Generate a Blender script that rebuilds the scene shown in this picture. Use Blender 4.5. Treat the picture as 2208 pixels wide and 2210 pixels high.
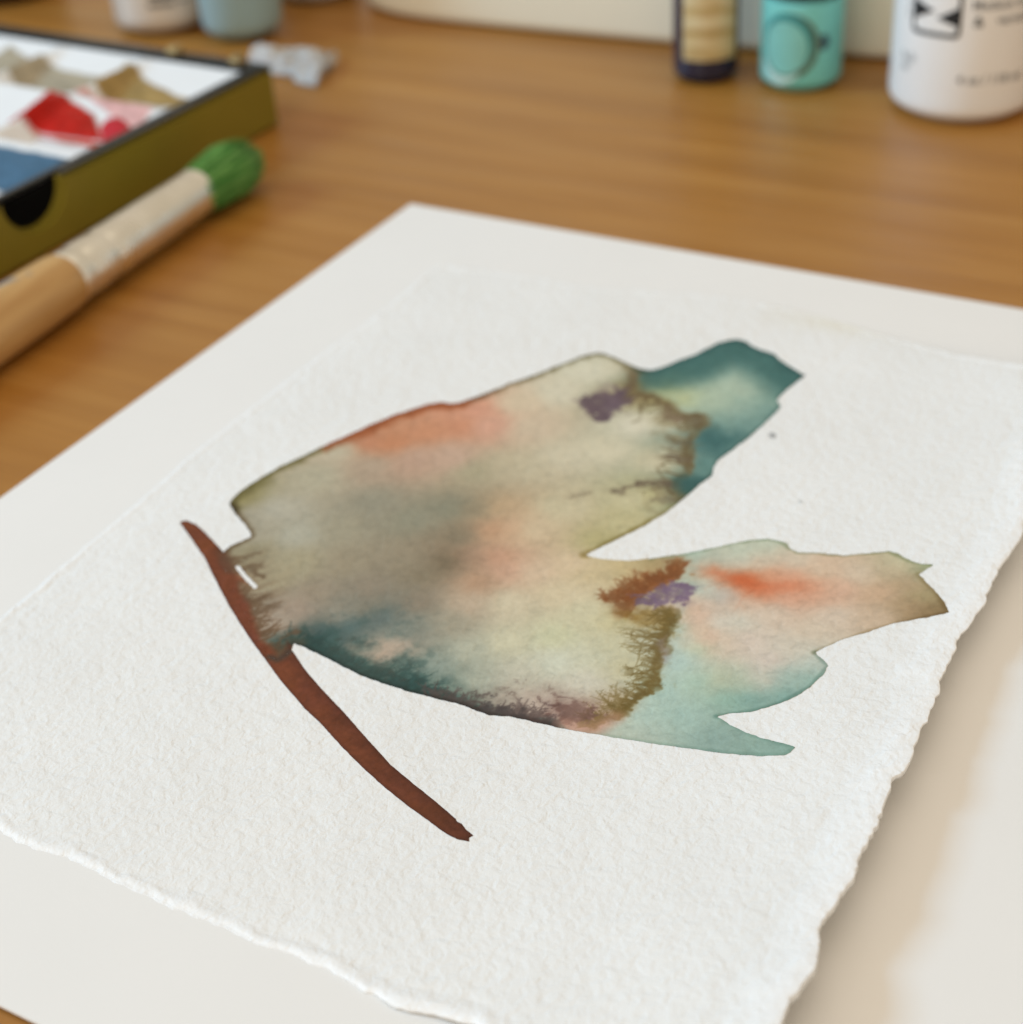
import bpy, bmesh, math, random
import numpy as np
from mathutils import Matrix, Vector

for o in list(bpy.data.objects): bpy.data.objects.remove(o)
scene=bpy.context.scene
COL=scene.collection
S=0.22                     # metres per tabletop unit: all plan measures below are in tabletop units

# ------------------------------------------------------------------ camera
cd=bpy.data.cameras.new('camera');cam=bpy.data.objects.new('camera',cd);COL.objects.link(cam)
cam.matrix_world=Matrix.Translation((0,-1.49989*S,1.0*S))@Matrix.Rotation(math.radians(90-33.692),4,'X')@Matrix.Rotation(math.radians(-3.9028),4,'Z')
cd.sensor_fit='HORIZONTAL';cd.sensor_width=36;cd.lens=57.74;cd.clip_start=.01;cd.clip_end=50
cd.dof.use_dof=True;cd.dof.focus_distance=1.445*S;cd.dof.aperture_fstop=12.0;cd.dof.aperture_blades=0
scene.camera=cam
# ------------------------------------------------------------------ room light
wd=bpy.data.worlds.new('World');scene.world=wd;wd.use_nodes=True
bg=wd.node_tree.nodes['Background'];bg.inputs[0].default_value=(1.0,.855,.668,1);bg.inputs[1].default_value=.55
def area(name,loc,target,sx,sy,power,color):
    l=bpy.data.lights.new(name,'AREA');l.shape='RECTANGLE';l.size=sx;l.size_y=sy;l.energy=power;l.color=color
    o=bpy.data.objects.new(name,l);COL.objects.link(o);o.location=loc
    o.rotation_euler=(Vector(target)-Vector(loc)).to_track_quat('-Z','Y').to_euler();return o
az,el,ds=math.radians(180-13),math.radians(32),2.2
area('window_light',(ds*math.cos(el)*math.cos(az),ds*math.cos(el)*math.sin(az),ds*math.sin(el)),(0,0,0),.56,.50,31,(.34,.64,.95))
area('room_light',(.12,.15,1.55),(0,.1,0),1.3,1.3,3.4,(1.0,.87,.71))
area('front_fill_light',(-.85,-1.25,.72),(.05,.2,0),.9,.7,6.5,(1.0,.95,.87))  # unseen soft lamp, added front left to brighten the upright faces
scene.view_settings.view_transform='Standard';scene.view_settings.look='None';scene.view_settings.exposure=.13;scene.view_settings.gamma=1
scene.render.engine='CYCLES'

# ------------------------------------------------------------------ helpers
def lin(c): 
    c=np.asarray(c,float)/255.0
    return np.where(c<=.04045,c/12.92,((c+.055)/1.055)**2.4)
def tag(o,label=None,cat=None,group=None,kind=None):
    if label:o['label']=label
    if cat:o['category']=cat
    if group:o['group']=group
    if kind:o['kind']=kind
    return o
def empty(name,x,y,z=0,rz=0):
    o=bpy.data.objects.new(name,None);COL.objects.link(o);o.location=(x*S,y*S,z*S);o.rotation_euler=(0,0,rz);o.empty_display_size=.01;return o
def mesh(name,V,F,mat,parent=None,smooth=True,loc=None):
    me=bpy.data.meshes.new(name);V=np.asarray(V,float)*S
    me.from_pydata(V.tolist(),[],[list(map(int,f)) for f in F]);me.validate();me.update()
    if mat:me.materials.append(mat)
    if smooth:me.polygons.foreach_set('use_smooth',[True]*len(me.polygons))
    o=bpy.data.objects.new(name,me);COL.objects.link(o)
    if parent:o.parent=parent
    if loc:o.location=tuple(S*v for v in loc)
    return o
def quads(name,V,Q,mat,parent=None,smooth=True):
    """fast mesh from arrays of vertices and quads"""
    V=np.ascontiguousarray(np.asarray(V,float)*S,dtype=np.float32);Q=np.ascontiguousarray(Q,dtype=np.int32)
    me=bpy.data.meshes.new(name);me.vertices.add(len(V));me.vertices.foreach_set('co',V.ravel())
    me.loops.add(Q.size);me.loops.foreach_set('vertex_index',Q.ravel())
    me.polygons.add(len(Q));me.polygons.foreach_set('loop_start',np.arange(0,Q.size,4,dtype=np.int32))
    me.polygons.foreach_set('use_smooth',np.full(len(Q),smooth));me.update(calc_edges=True)
    me.materials.append(mat)
    o=bpy.data.objects.new(name,me);COL.objects.link(o)
    if parent:o.parent=parent
    return o
def set_color(o,rgb,name='pigment'):
    a=o.data.color_attributes.new(name,'FLOAT_COLOR','POINT')
    b=np.ones((len(o.data.vertices),4),np.float32);b[:,:3]=rgb;a.data.foreach_set('color',b.ravel())
def lathe(name,prof,mat,parent=None,seg=72,smooth=True,closed=True):
    """surface of revolution about z; prof = [(radius,z)...] bottom to top"""
    V=[];F=[];n=len(prof)
    for r,z in prof:
        for i in range(seg):
            t=2*math.pi*i/seg;V.append((r*math.cos(t),r*math.sin(t),z))
    for j in range(n-1):
        for i in range(seg):
            k=(i+1)%seg;F.append((j*seg+i,j*seg+k,(j+1)*seg+k,(j+1)*seg+i))
    if closed:
        F.append(tuple(range(seg-1,-1,-1)));F.append(tuple((n-1)*seg+i for i in range(seg)))
    return mesh(name,V,F,mat,parent,smooth)
class Nt:
    def __init__(s,name):
        s.m=bpy.data.materials.new(name);s.m.use_nodes=True;s.t=s.m.node_tree;s.p=s.t.nodes['Principled BSDF']
    def n(s,t,**k):
        x=s.t.nodes.new(t)
        for a,v in k.items():
            if a.startswith('i_'):
                key=a[2:].replace('_',' ')
                x.inputs[key].default_value=v
            else:setattr(x,a,v)
        return x
    def l(s,a,b):s.t.links.new(a,b)
    def coord(s,scale=(1,1,1),rot=(0,0,0)):
        c=s.n('ShaderNodeTexCoord');m=s.n('ShaderNodeMapping');m.inputs['Scale'].default_value=scale;m.inputs['Rotation'].default_value=rot
        s.l(c.outputs['Object'],m.inputs[0]);return m.outputs[0]
    def noise(s,vec,scale,detail=4,rough=.55,dist=0):
        x=s.n('ShaderNodeTexNoise');x.inputs['Scale'].default_value=scale;x.inputs['Detail'].default_value=detail;x.inputs['Roughness'].default_value=rough;x.inputs['Distortion'].default_value=dist
        s.l(vec,x.inputs['Vector']);return x.outputs['Fac']
    def ramp(s,fac,stops):
        x=s.n('ShaderNodeValToRGB');e=x.color_ramp.elements
        while len(e)<len(stops):e.new(.5)
        for q,(p,c) in zip(e,stops):q.position=p;q.color=(*c,1) if len(c)==3 else c
        s.l(fac,x.inputs[0]);return x.outputs[0]
    def bump(s,h,dist,strength=1,prev=None):
        b=s.n('ShaderNodeBump');b.inputs['Distance'].default_value=dist;b.inputs['Strength'].default_value=strength
        s.l(h,b.inputs['Height'])
        if prev:s.l(prev,b.inputs['Normal'])
        return b.outputs[0]
def plain(name,col,rough=.5,spec=.5,var=.06,scale=60,bump=0,bscale=400,metal=0,**kw):
    """a material with slight mottling of colour and gloss"""
    t=Nt(name);v=t.coord();c=np.asarray(col,float)
    f=t.noise(v,scale,5,.6)
    t.l(t.ramp(f,[(.3,tuple(np.clip(c*(1-var),0,1))),(.7,tuple(np.clip(c*(1+var),0,1)))]),t.p.inputs['Base Color'])
    r=t.ramp(t.noise(v,scale*2.3,4),[(.3,(rough*.85,)*3),(.7,(min(1,rough*1.15),)*3)]);t.l(r,t.p.inputs['Roughness'])
    t.p.inputs['Metallic'].default_value=metal;t.p.inputs['Specular IOR Level'].default_value=spec
    if bump:t.l(t.bump(t.noise(v,bscale,4),bump),t.p.inputs['Normal'])
    for k,x in kw.items():t.p.inputs[k.replace('_',' ')].default_value=x
    return t.m

# ------------------------------------------------------------------ materials
def wood_mat():
    t=Nt('table_wood');g=math.radians(31)
    v=t.coord((1,1,1),(0,0,g))
    st=t.n('ShaderNodeMapping');st.inputs['Scale'].default_value=(5,75,20);t.l(v,st.inputs[0]);v1=st.outputs[0]
    st=t.n('ShaderNodeMapping');st.inputs['Scale'].default_value=(14,420,60);t.l(v,st.inputs[0]);v2=st.outputs[0]
    st=t.n('ShaderNodeMapping');st.inputs['Scale'].default_value=(2,16,5);t.l(v,st.inputs[0]);v3=st.outputs[0]
    a=t.noise(v1,1,5,.6,.6);b=t.noise(v2,1,4,.6);c=t.noise(v3,1,3,.5,.4)
    ca=t.ramp(a,[(.22,(.312,.127,.017)),(.45,(.364,.156,.025)),(.58,(.398,.179,.033)),(.78,(.446,.216,.050))])
    mx=t.n('ShaderNodeMix',data_type='RGBA',blend_type='MULTIPLY');mx.inputs['Factor'].default_value=.8
    t.l(ca,mx.inputs['A']);t.l(t.ramp(b,[(.3,(.91,.895,.88)),(.6,(1,1,1))]),mx.inputs['B'])
    m2=t.n('ShaderNodeMix',data_type='RGBA',blend_type='MULTIPLY');m2.inputs['Factor'].default_value=.9
    t.l(mx.outputs['Result'],m2.inputs['A']);t.l(t.ramp(c,[(.3,(.86,.82,.78)),(.7,(1.12,1.13,1.14))]),m2.inputs['B'])
    t.l(m2.outputs['Result'],t.p.inputs['Base Color'])
    t.l(t.ramp(t.noise(v1,1.7,4),[(.3,(.30,)*3),(.7,(.42,)*3)]),t.p.inputs['Roughness'])
    t.p.inputs['Specular IOR Level'].default_value=.5
    t.l(t.bump(b,.00006,.5),t.p.inputs['Normal'])
    return t.m
TOOTH=[]
def tooth(t,v,amount=1.0):
    """cold-press tooth shared by the handmade sheet and the paint on it"""
    h1=t.noise(v,470,2,.5,.35);h2=t.noise(v,1300,3,.6);h3=t.noise(v,150,3,.5)
    a=t.n('ShaderNodeMath',operation='MULTIPLY_ADD');t.l(h2,a.inputs[0]);a.inputs[1].default_value=.22;t.l(h1,a.inputs[2])
    b=t.n('ShaderNodeMath',operation='MULTIPLY_ADD');t.l(h3,b.inputs[0]);b.inputs[1].default_value=.9;t.l(a.outputs[0],b.inputs[2])
    t.l(t.bump(b.outputs[0],.00058*amount,.72),t.p.inputs['Normal'])
    return a.outputs[0]
def art_paper_mat():
    t=Nt('cold_press_paper');v=t.coord()
    h=tooth(t,v)
    base=t.ramp(t.noise(v,25,4),[(.35,(.800,.790,.765)),(.65,(.830,.822,.800))])
    at=t.n('ShaderNodeAttribute',attribute_name='fibre')
    m=t.n('ShaderNodeMix',data_type='RGBA');t.l(at.outputs['Fac'],m.inputs['Factor']);t.l(base,m.inputs['A']);m.inputs['B'].default_value=(.93,.93,.93,1)
    # a faint ochre stain near the far edge
    st=t.n('ShaderNodeAttribute',attribute_name='stain')
    m2=t.n('ShaderNodeMix',data_type='RGBA');t.l(st.outputs['Fac'],m2.inputs['Factor']);t.l(m.outputs['Result'],m2.inputs['A']);m2.inputs['B'].default_value=(.70,.62,.42,1)
    t.l(m2.outputs['Result'],t.p.inputs['Base Color'])
    t.p.inputs['Roughness'].default_value=.92;t.p.inputs['Specular IOR Level'].default_value=.18
    return t.m
def pigment_mat(name,amount=.5,rough=.72):
    t=Nt(name);v=t.coord();h=tooth(t,v,amount)
    at=t.n('ShaderNodeAttribute',attribute_name='pigment')
    mx=t.n('ShaderNodeMix',data_type='RGBA',blend_type='MULTIPLY');mx.inputs['Factor'].default_value=1
    t.l(at.outputs['Color'],mx.inputs['A']);t.l(t.ramp(h,[(.36,(.87,.88,.88)),(.62,(1.0,1.0,1.0)),(.95,(1.05,1.05,1.05))]),mx.inputs['B'])
    t.l(mx.outputs['Result'],t.p.inputs['Base Color'])
    t.p.inputs['Roughness'].default_value=rough;t.p.inputs['Specular IOR Level'].default_value=.25
    return t.m
M_wood=wood_mat()
M_art=art_paper_mat()
M_wash=pigment_mat('watercolour_wash')
M_board=plain('smooth_white_board',(.822,.804,.775),.8,.25,.012,18,.00002,900)
# ---- watercolour: colour of the painted wash at points of the sheet (sheet plane, tabletop units) ----
def _h(ix,iy,s):
    n=(ix.astype(np.int64)*374761393+iy.astype(np.int64)*668265263+s*974634777)&0x7fffffff
    n=((n^(n>>13))*1274126177)&0x7fffffff
    return ((n^(n>>16))&0xffff)/65535.0
def vnoise(x,y,s=0):
    ix=np.floor(x);iy=np.floor(y);fx=x-ix;fy=y-iy
    fx=fx*fx*fx*(fx*(fx*6-15)+10);fy=fy*fy*fy*(fy*(fy*6-15)+10)
    a=_h(ix,iy,s);b=_h(ix+1,iy,s);c=_h(ix,iy+1,s);d=_h(ix+1,iy+1,s)
    return (a*(1-fx)+b*fx)*(1-fy)+(c*(1-fx)+d*fx)*fy
def fbm(x,y,s=0,o=4,g=.5):
    t=0;a=1;n=0
    for i in range(o):
        t=t+a*vnoise(x*2**i+17.3*i,y*2**i-9.1*i,s+i);n+=a;a*=g
    return t/n-.5
def sstep(a,b,x):
    t=np.clip((x-a)/(b-a),0,1);return t*t*(3-2*t)
def seg_dist(P,poly,closed=False):
    """distance, arc length at the nearest point, side (+ left of travel) to a polyline"""
    poly=np.asarray(poly,float)[:,:2]
    A=poly;Bq=np.roll(poly,-1,0)
    if not closed:A=A[:-1];Bq=Bq[:-1]
    best=np.full(len(P),1e9);arc=np.zeros(len(P));side=np.ones(len(P));s0=0
    for a,b in zip(A,Bq):
        e=b-a;L=np.hypot(*e)+1e-9;r=P-a
        t=np.clip((r@e)/L**2,0,1);dx=r[:,0]-t*e[0];dy=r[:,1]-t*e[1];d=np.hypot(dx,dy)
        m=d<best
        best[m]=d[m];arc[m]=s0+t[m]*L;side[m]=np.where(e[0]*r[m,1]-e[1]*r[m,0]>0,1,-1);s0+=L
    return best,arc,side
def sdf(P,poly):
    poly=np.asarray(poly,float)[:,:2]
    d,_,_=seg_dist(P,poly,True)
    ins=np.zeros(len(P),bool);x=P[:,0];y=P[:,1];q=np.roll(poly,-1,0)
    for (x1,y1),(x2,y2) in zip(poly,q):
        c=((y1>y)!=(y2>y))
        if y1!=y2: ins^=c&(x<(x2-x1)*(y-y1)/(y2-y1)+x1)
    return np.where(ins,-d,d)

FLOWER=([(-0.3152,0.0496)]+[(-0.3100,0.0645),(-0.3035,0.0760),(-0.2933,0.0888),(-0.2792,0.1039),(-0.2650,0.1196),(-0.2391,0.1403),(-0.2128,0.1633),(-0.1878,0.1812),(-0.1624,0.2014),(-0.1386,0.2181),(-0.1144,0.2310),(-0.0940,0.2413),(-0.0775,0.2452),(-0.0673,0.2409),(-0.0570,0.2395),(-0.0488,0.2433),(-0.0279,0.2562),(-0.0005,0.2735)]
 +[(0.0086,0.2807),(0.0407,0.2977),(0.0736,0.3193),(0.1003,0.3356),(0.1114,0.3416),(0.1223,0.3437),(0.1326,0.3399),(0.1462,0.3245),(0.1612,0.3047),(0.1727,0.2930),(0.1848,0.2883),(0.1978,0.2921),(0.2206,0.3072),(0.2480,0.3233),(0.2747,0.3466),(0.2907,0.3534),(0.3017,0.3550),(0.3114,0.3481),(0.3194,0.3309),(0.3320,0.3176),(0.3429,0.3068),(0.3464,0.2905),(0.3571,0.2686),(0.3648,0.2540),(0.3693,0.2474),(0.3593,0.2355),(0.3441,0.2191),(0.3297,0.2007),(0.3250,0.1912),(0.3270,0.1772),(0.3205,0.1653),(0.3051,0.1441),(0.2829,0.1167),(0.2644,0.0970),(0.2485,0.0809),(0.2371,0.0680),(0.2304,0.0545),(0.2275,0.0405),(0.2205,0.0310),(0.2100,0.0221),(0.1986,0.0064),(0.1856,-0.0087),(0.1667,-0.0294),(0.1406,-0.0519),(0.1117,-0.0719),(0.0928,-0.0842),(0.0737,-0.0978)]
 +[(0.0743,-0.0987),(0.0879,-0.1064),(0.1166,-0.1132),(0.1414,-0.1129),(0.1642,-0.1105),(0.1871,-0.1083),(0.2055,-0.1055),(0.2242,-0.1008),(0.2473,-0.0978),(0.2653,-0.0986),(0.2776,-0.1054),(0.2834,-0.1108),(0.2849,-0.1215),(0.2910,-0.1303),(0.3080,-0.1342),(0.3342,-0.1464),(0.3602,-0.1482),(0.3796,-0.1494),(0.3884,-0.1582),(0.3957,-0.1728),(0.4043,-0.1815),(0.4154,-0.1865),(0.4054,-0.1941),(0.3970,-0.1988),(0.4018,-0.2170),(0.4068,-0.2382),(0.4088,-0.2544),(0.4077,-0.2716),(0.3938,-0.2725),(0.3755,-0.2726),(0.3547,-0.2740),(0.3305,-0.2819),(0.3048,-0.2877),(0.2892,-0.2944),(0.2751,-0.3022),(0.2772,-0.3090),(0.2807,-0.3167),(0.2832,-0.3260),(0.2743,-0.3390),(0.2618,-0.3526),(0.2481,-0.3625),(0.2290,-0.3710),(0.2028,-0.3763),(0.1835,-0.3745),(0.1719,-0.3768),(0.1811,-0.3905),(0.1977,-0.4079),(0.2146,-0.4207),(0.2281,-0.4298),(0.2324,-0.4342),(0.2272,-0.4401),(0.2221,-0.4428),(0.2039,-0.4393),(0.1752,-0.4302),(0.1392,-0.4156),(0.1062,-0.4020),(0.0746,-0.3877),(0.0462,-0.3757)]
 +[(0.0272,-0.3667),(0.0007,-0.3536),(-0.0169,-0.3452),(-0.0328,-0.3420),(-0.0427,-0.3359),(-0.0586,-0.3251),(-0.0727,-0.3179),(-0.0890,-0.3099),(-0.1095,-0.2999),(-0.1345,-0.2844),(-0.1557,-0.2709),(-0.1774,-0.2521),(-0.1995,-0.2329),(-0.2153,-0.2200),(-0.2234,-0.2143)]
 +[(-0.2246,-0.2183),(-0.2252,-0.2267),(-0.2301,-0.2328),(-0.2378,-0.2394),(-0.2453,-0.2339),(-0.2521,-0.2228),(-0.2595,-0.2068),(-0.2668,-0.1865),(-0.2728,-0.1680),(-0.2808,-0.1490),(-0.2887,-0.1316),(-0.2942,-0.1143),(-0.3000,-0.0945),(-0.3068,-0.0786),(-0.3113,-0.0605),(-0.3120,-0.0481),(-0.3095,-0.0417),(-0.3062,-0.0364),(-0.2965,-0.0296),(-0.2843,-0.0207),(-0.2856,-0.0136),(-0.2948,0.0062),(-0.3045,0.0240),(-0.3115,0.0394)])
STEM=[(-0.3665,0.0161),(-0.3647,0.0202),(-0.3594,0.0202),(-0.3484,0.0115),(-0.3373,-0.0039),(-0.3243,-0.0251),(-0.3132,-0.0435),(-0.3038,-0.0591),(-0.2913,-0.0804),(-0.2788,-0.1055),(-0.2661,-0.1342),(-0.2508,-0.1685),(-0.2360,-0.2016),(-0.2234,-0.2279),(-0.2083,-0.2592),(-0.1915,-0.2880)]+[(-0.1698,-0.3223),(-0.1451,-0.3640),(-0.1235,-0.3998),(-0.1038,-0.4257),(-0.0846,-0.4495),(-0.0715,-0.4672),(-0.0656,-0.4749),(-0.0645,-0.4787),(-0.0605,-0.4819),(-0.0572,-0.4891),(-0.0506,-0.4975),(-0.0545,-0.4996),(-0.0542,-0.5040),(-0.0643,-0.5004),(-0.0735,-0.4928),(-0.0883,-0.4753),(-0.1071,-0.4545),(-0.1266,-0.4307),(-0.1466,-0.4036),(-0.1674,-0.3729),(-0.1891,-0.3380),(-0.2068,-0.3132),(-0.2208,-0.2897)]+[(-0.2330,-0.2693),(-0.2483,-0.2402),(-0.2640,-0.2101),(-0.2790,-0.1793),(-0.2947,-0.1454),(-0.3099,-0.1083),(-0.3223,-0.0768),(-0.3314,-0.0536),(-0.3433,-0.0297),(-0.3555,-0.0052)]
SLIT=[(-0.2966,-0.0745),(-0.2929,-0.0725),(-0.2833,-0.0911),(-0.2744,-0.1049),(-0.2681,-0.1148),(-0.2710,-0.1191),(-0.2782,-0.1083),(-0.2873,-0.0927)]

# wash colours as seen on the sheet (sRGB 0..255): x, y, r, g, b
WASH=[(-0.3073,0.0612,140,130,85),(-0.2613,0.0263,176,170,152),(-0.2181,0.0922,174,166,142),(-0.1965,0.1475,184,174,150),(-0.1552,0.0292,146,140,121),(-0.1882,-0.0191,156,148,126),(-0.2341,-0.0238,172,168,150),(-0.1075,-0.0083,140,136,116),(-0.0667,0.0077,134,131,111),(-0.0346,0.0037,140,128,104),(-0.0557,-0.0453,132,120,98),(-0.0730,-0.0925,120,106,84),(-0.0952,-0.1089,132,120,98),(-0.1177,-0.0872,148,136,114),(-0.1796,-0.0799,152,140,117),(-0.2306,-0.0739,164,154,126),(-0.2513,-0.0955,160,148,120),(-0.2044,-0.1336,152,138,118),(-0.1498,-0.1306,142,130,112),(-0.2245,-0.1584,160,142,124),(-0.2445,-0.1783,166,150,132),(-0.2779,-0.0487,150,140,112),(-0.2808,-0.0182,160,152,132),(-0.2901,0.0193,160,152,132),(-0.1806,-0.1723,150,142,126),(-0.1659,0.1614,186,128,96),(-0.1345,0.1573,190,130,94),(-0.0971,0.1767,196,138,104),(-0.0529,0.1831,198,138,106),(-0.0214,0.1789,206,158,134),(-0.1090,0.1185,184,152,130),(-0.0660,0.1187,190,160,138),(-0.0332,0.2181,206,150,124),(-0.0587,0.2344,198,140,110),(-0.1578,0.1074,172,152,130),(0.0186,0.2303,207,188,160),(0.0288,0.1722,201,182,156),(0.0650,0.2500,206,198,174),(0.1077,0.2978,207,201,178),(0.1417,0.3068,206,199,174),(0.0246,0.0840,190,178,150),(-0.0055,0.0878,183,170,142),(-0.0360,0.0804,166,156,128),(0.0621,0.1021,200,190,164),(0.1174,0.1066,204,195,168),(0.1536,0.1617,209,202,180),(0.1920,0.1689,206,198,172),(0.1691,0.0767,200,190,160),(0.1376,0.0034,197,188,152),(0.1612,0.0055,178,168,112),(0.1216,-0.0417,188,178,136),(0.0904,-0.0730,178,168,122),(0.2002,0.0838,196,184,150),(-0.0143,0.0012,188,160,126),(-0.0213,-0.0393,188,148,116),(-0.0013,-0.0418,198,164,132),(-0.0171,-0.0894,194,150,122),(-0.0068,-0.1145,200,160,134),(0.0186,-0.0442,204,184,152),(0.0204,-0.1224,206,182,154),(0.0595,-0.1129,208,186,154),(0.0552,-0.0074,198,186,154),(-0.0404,-0.1340,178,144,116),(-0.0450,-0.0861,158,130,106),(-0.0518,-0.1690,186,166,142),(-0.0090,-0.1739,202,190,162),(0.0453,-0.1624,206,190,158),(0.0803,-0.1298,198,180,142),(0.1132,-0.1297,196,176,132),(0.1466,-0.1251,170,148,104),(0.0641,-0.2007,200,192,160),(0.0946,-0.2139,196,186,146),(-0.0681,-0.1980,160,152,132),(-0.1002,-0.1636,136,124,106),(-0.1374,-0.1815,94,108,104),(-0.1691,-0.1911,78,100,98),(-0.1952,-0.1985,62,84,82),(-0.1209,-0.2094,122,130,120),(-0.1542,-0.1619,130,124,108),(-0.1052,-0.1982,130,132,120),(-0.2180,-0.2131,74,72,62),(-0.1333,-0.2358,182,160,140),(-0.1459,-0.2468,160,142,124),(-0.1100,-0.2333,150,144,128),(-0.1774,-0.2368,56,76,72),(-0.1505,-0.2642,58,84,78),(-0.1888,-0.2188,60,84,82),(-0.1043,-0.2731,100,122,114),(-0.0839,-0.2633,142,152,140),(-0.1142,-0.2880,64,84,78),(-0.0739,-0.3001,120,136,124),(-0.0939,-0.3096,70,92,84),(-0.0541,-0.3216,82,96,86),(-0.0530,-0.2462,178,178,158),(-0.0112,-0.2342,201,195,166),(0.0358,-0.2316,198,196,162),(0.0333,-0.2730,202,202,182),(0.0692,-0.2699,199,197,172),(-0.0032,-0.2925,197,192,172),(-0.0436,-0.2956,176,178,160),(0.0561,-0.3085,204,198,180),(0.0857,-0.2556,194,188,156),(0.0978,-0.2907,192,184,150),(-0.0243,-0.3212,176,162,146),(0.0050,-0.3326,192,174,158),(0.0336,-0.3481,160,134,122),(0.0618,-0.3636,190,150,132),(0.0829,-0.3441,180,160,130)]+[(0.2922,0.3345,62,100,97),(0.2346,0.3047,70,110,106),(0.1922,0.2832,66,102,94),(0.3277,0.3049,70,110,105),(0.3428,0.2771,76,116,110),(0.3606,0.2490,58,98,96),(0.3386,0.2165,84,122,114),(0.3172,0.2814,84,122,114),(0.2901,0.2342,150,172,158),(0.2389,0.1899,164,182,160),(0.2727,0.2475,146,172,158),(0.2554,0.2171,168,186,164),(0.2357,0.2135,174,188,152),(0.2563,0.2701,88,124,114),(0.2156,0.2583,88,116,100),(0.2181,0.2263,158,164,112),(0.1927,0.2298,150,136,62),(0.1710,0.2380,140,110,60),(0.2941,0.1787,120,152,142),(0.3220,0.2129,96,134,126),(0.2739,0.1294,116,146,136),(0.2536,0.1600,142,168,154),(0.2299,0.1244,62,102,102),(0.2143,0.0993,56,96,96),(0.2583,0.1078,78,116,110),(0.2314,0.0907,62,102,100),(0.2150,0.0585,88,128,120),(0.2048,0.0263,56,96,94),(0.1870,0.0016,70,100,84),(0.3197,0.1806,90,128,120)]+[(0.1824,-0.1096,164,186,170),(0.1529,-0.2407,178,198,186),(0.1511,-0.2890,172,196,188),(0.1294,-0.3347,168,191,179),(0.1064,-0.3624,172,193,181),(0.0853,-0.3773,178,190,174),(0.1450,-0.3694,160,184,172),(0.1690,-0.4079,138,162,152),(0.2040,-0.4274,140,166,154),(0.2237,-0.4333,134,162,150),(0.1667,-0.3254,164,189,172),(0.1693,-0.2753,190,198,168),(0.1693,-0.2437,208,184,156),(0.1742,-0.2230,211,176,152),(0.1744,-0.2047,206,178,156),(0.1797,-0.2598,210,182,160),(0.1918,-0.2336,203,199,185),(0.2144,-0.2380,204,200,184),(0.2190,-0.2747,209,192,176),(0.2343,-0.3058,207,191,177),(0.1940,-0.2766,206,188,168),(0.2568,-0.2937,202,192,174),(0.2484,-0.3395,158,178,166),(0.2055,-0.3593,124,158,148),(0.2350,-0.3594,124,158,148),(0.1864,-0.3553,140,172,156),(0.1823,-0.3285,186,188,160),(0.2013,-0.3357,176,184,162),(0.2216,-0.3334,196,190,174),(0.2718,-0.3214,184,192,180),(0.2636,-0.3431,140,168,156),(0.1916,-0.1740,192,200,186),(0.1764,-0.1559,178,194,176),(0.2334,-0.1148,188,196,176),(0.2632,-0.1106,188,194,174),(0.2093,-0.1264,176,184,168),(0.1881,-0.1345,190,184,164),(0.2043,-0.1916,186,182,172),(0.2303,-0.1344,196,196,178),(0.1996,-0.1476,208,142,106),(0.2256,-0.1651,190,90,46),(0.2347,-0.1766,192,92,48),(0.2428,-0.1937,204,122,84),(0.2579,-0.1679,206,152,120),(0.2672,-0.1894,205,124,88),(0.2861,-0.1918,207,142,110),(0.2740,-0.1754,208,160,132),(0.2687,-0.2051,208,164,138),(0.3149,-0.2085,207,168,142),(0.3004,-0.1736,208,188,162),(0.3415,-0.1839,205,186,162),(0.3550,-0.2191,197,165,135),(0.3787,-0.1902,188,170,140),(0.3773,-0.2137,174,150,118),(0.3924,-0.2377,160,146,108),(0.4031,-0.2602,134,114,78),(0.3937,-0.2649,140,114,80),(0.3792,-0.2492,164,138,106),(0.3912,-0.1735,190,182,150),(0.4088,-0.1890,150,156,120),(0.3061,-0.2517,206,188,168),(0.3355,-0.2594,198,174,148),(0.2472,-0.2304,207,190,170),(0.2822,-0.2677,205,188,166),(0.2533,-0.1431,204,190,168),(0.2838,-0.1457,206,192,170),(0.2297,-0.2080,205,182,160)]

def near(P,poly,m):
    q=np.asarray(poly,float)[:,:2]
    return np.nonzero((P[:,0]>q[:,0].min()-m)&(P[:,0]<q[:,0].max()+m)&(P[:,1]>q[:,1].min()-m)&(P[:,1]<q[:,1].max()+m))[0]
def line_d(P,line,m=.06):
    """distance, arc and side near an open line (far away: 9)"""
    d=np.full(len(P),9.);a=np.zeros(len(P));s=np.ones(len(P));i=near(P,line,m)
    d[i],a[i],s[i]=seg_dist(P[i],line)
    return d,a,s
def wash_field(P,step=.004,p=3.6,soft=.012,blur=2):
    """the smooth wet-in-wet ground, spread between the dabs in WASH"""
    x0,y0=P.min(0)-.03;x1,y1=P.max(0)+.03
    nx=int((x1-x0)/step)+2;ny=int((y1-y0)/step)+2
    gx,gy=np.meshgrid(x0+step*np.arange(nx),y0+step*np.arange(ny))
    num=np.zeros((ny,nx,3));den=np.zeros((ny,nx))
    for q in WASH:
        k=((gx-q[0])**2+(gy-q[1])**2+soft**2)**(-p/2);den+=k;num+=k[...,None]*np.array(q[2:5],float)
    F=num/den[...,None]
    for _ in range(blur):
        for ax in (0,1):
            F=.25*np.roll(F,1,ax)+.5*F+.25*np.roll(F,-1,ax)
    fx=np.clip((P[:,0]-x0)/step,0,nx-1.01);fy=np.clip((P[:,1]-y0)/step,0,ny-1.01)
    ix=fx.astype(int);iy=fy.astype(int);fx=(fx-ix)[:,None];fy=(fy-iy)[:,None]
    return (F[iy,ix]*(1-fx)+F[iy,ix+1]*fx)*(1-fy)+(F[iy+1,ix]*(1-fx)+F[iy+1,ix+1]*fx)*fy
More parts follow.
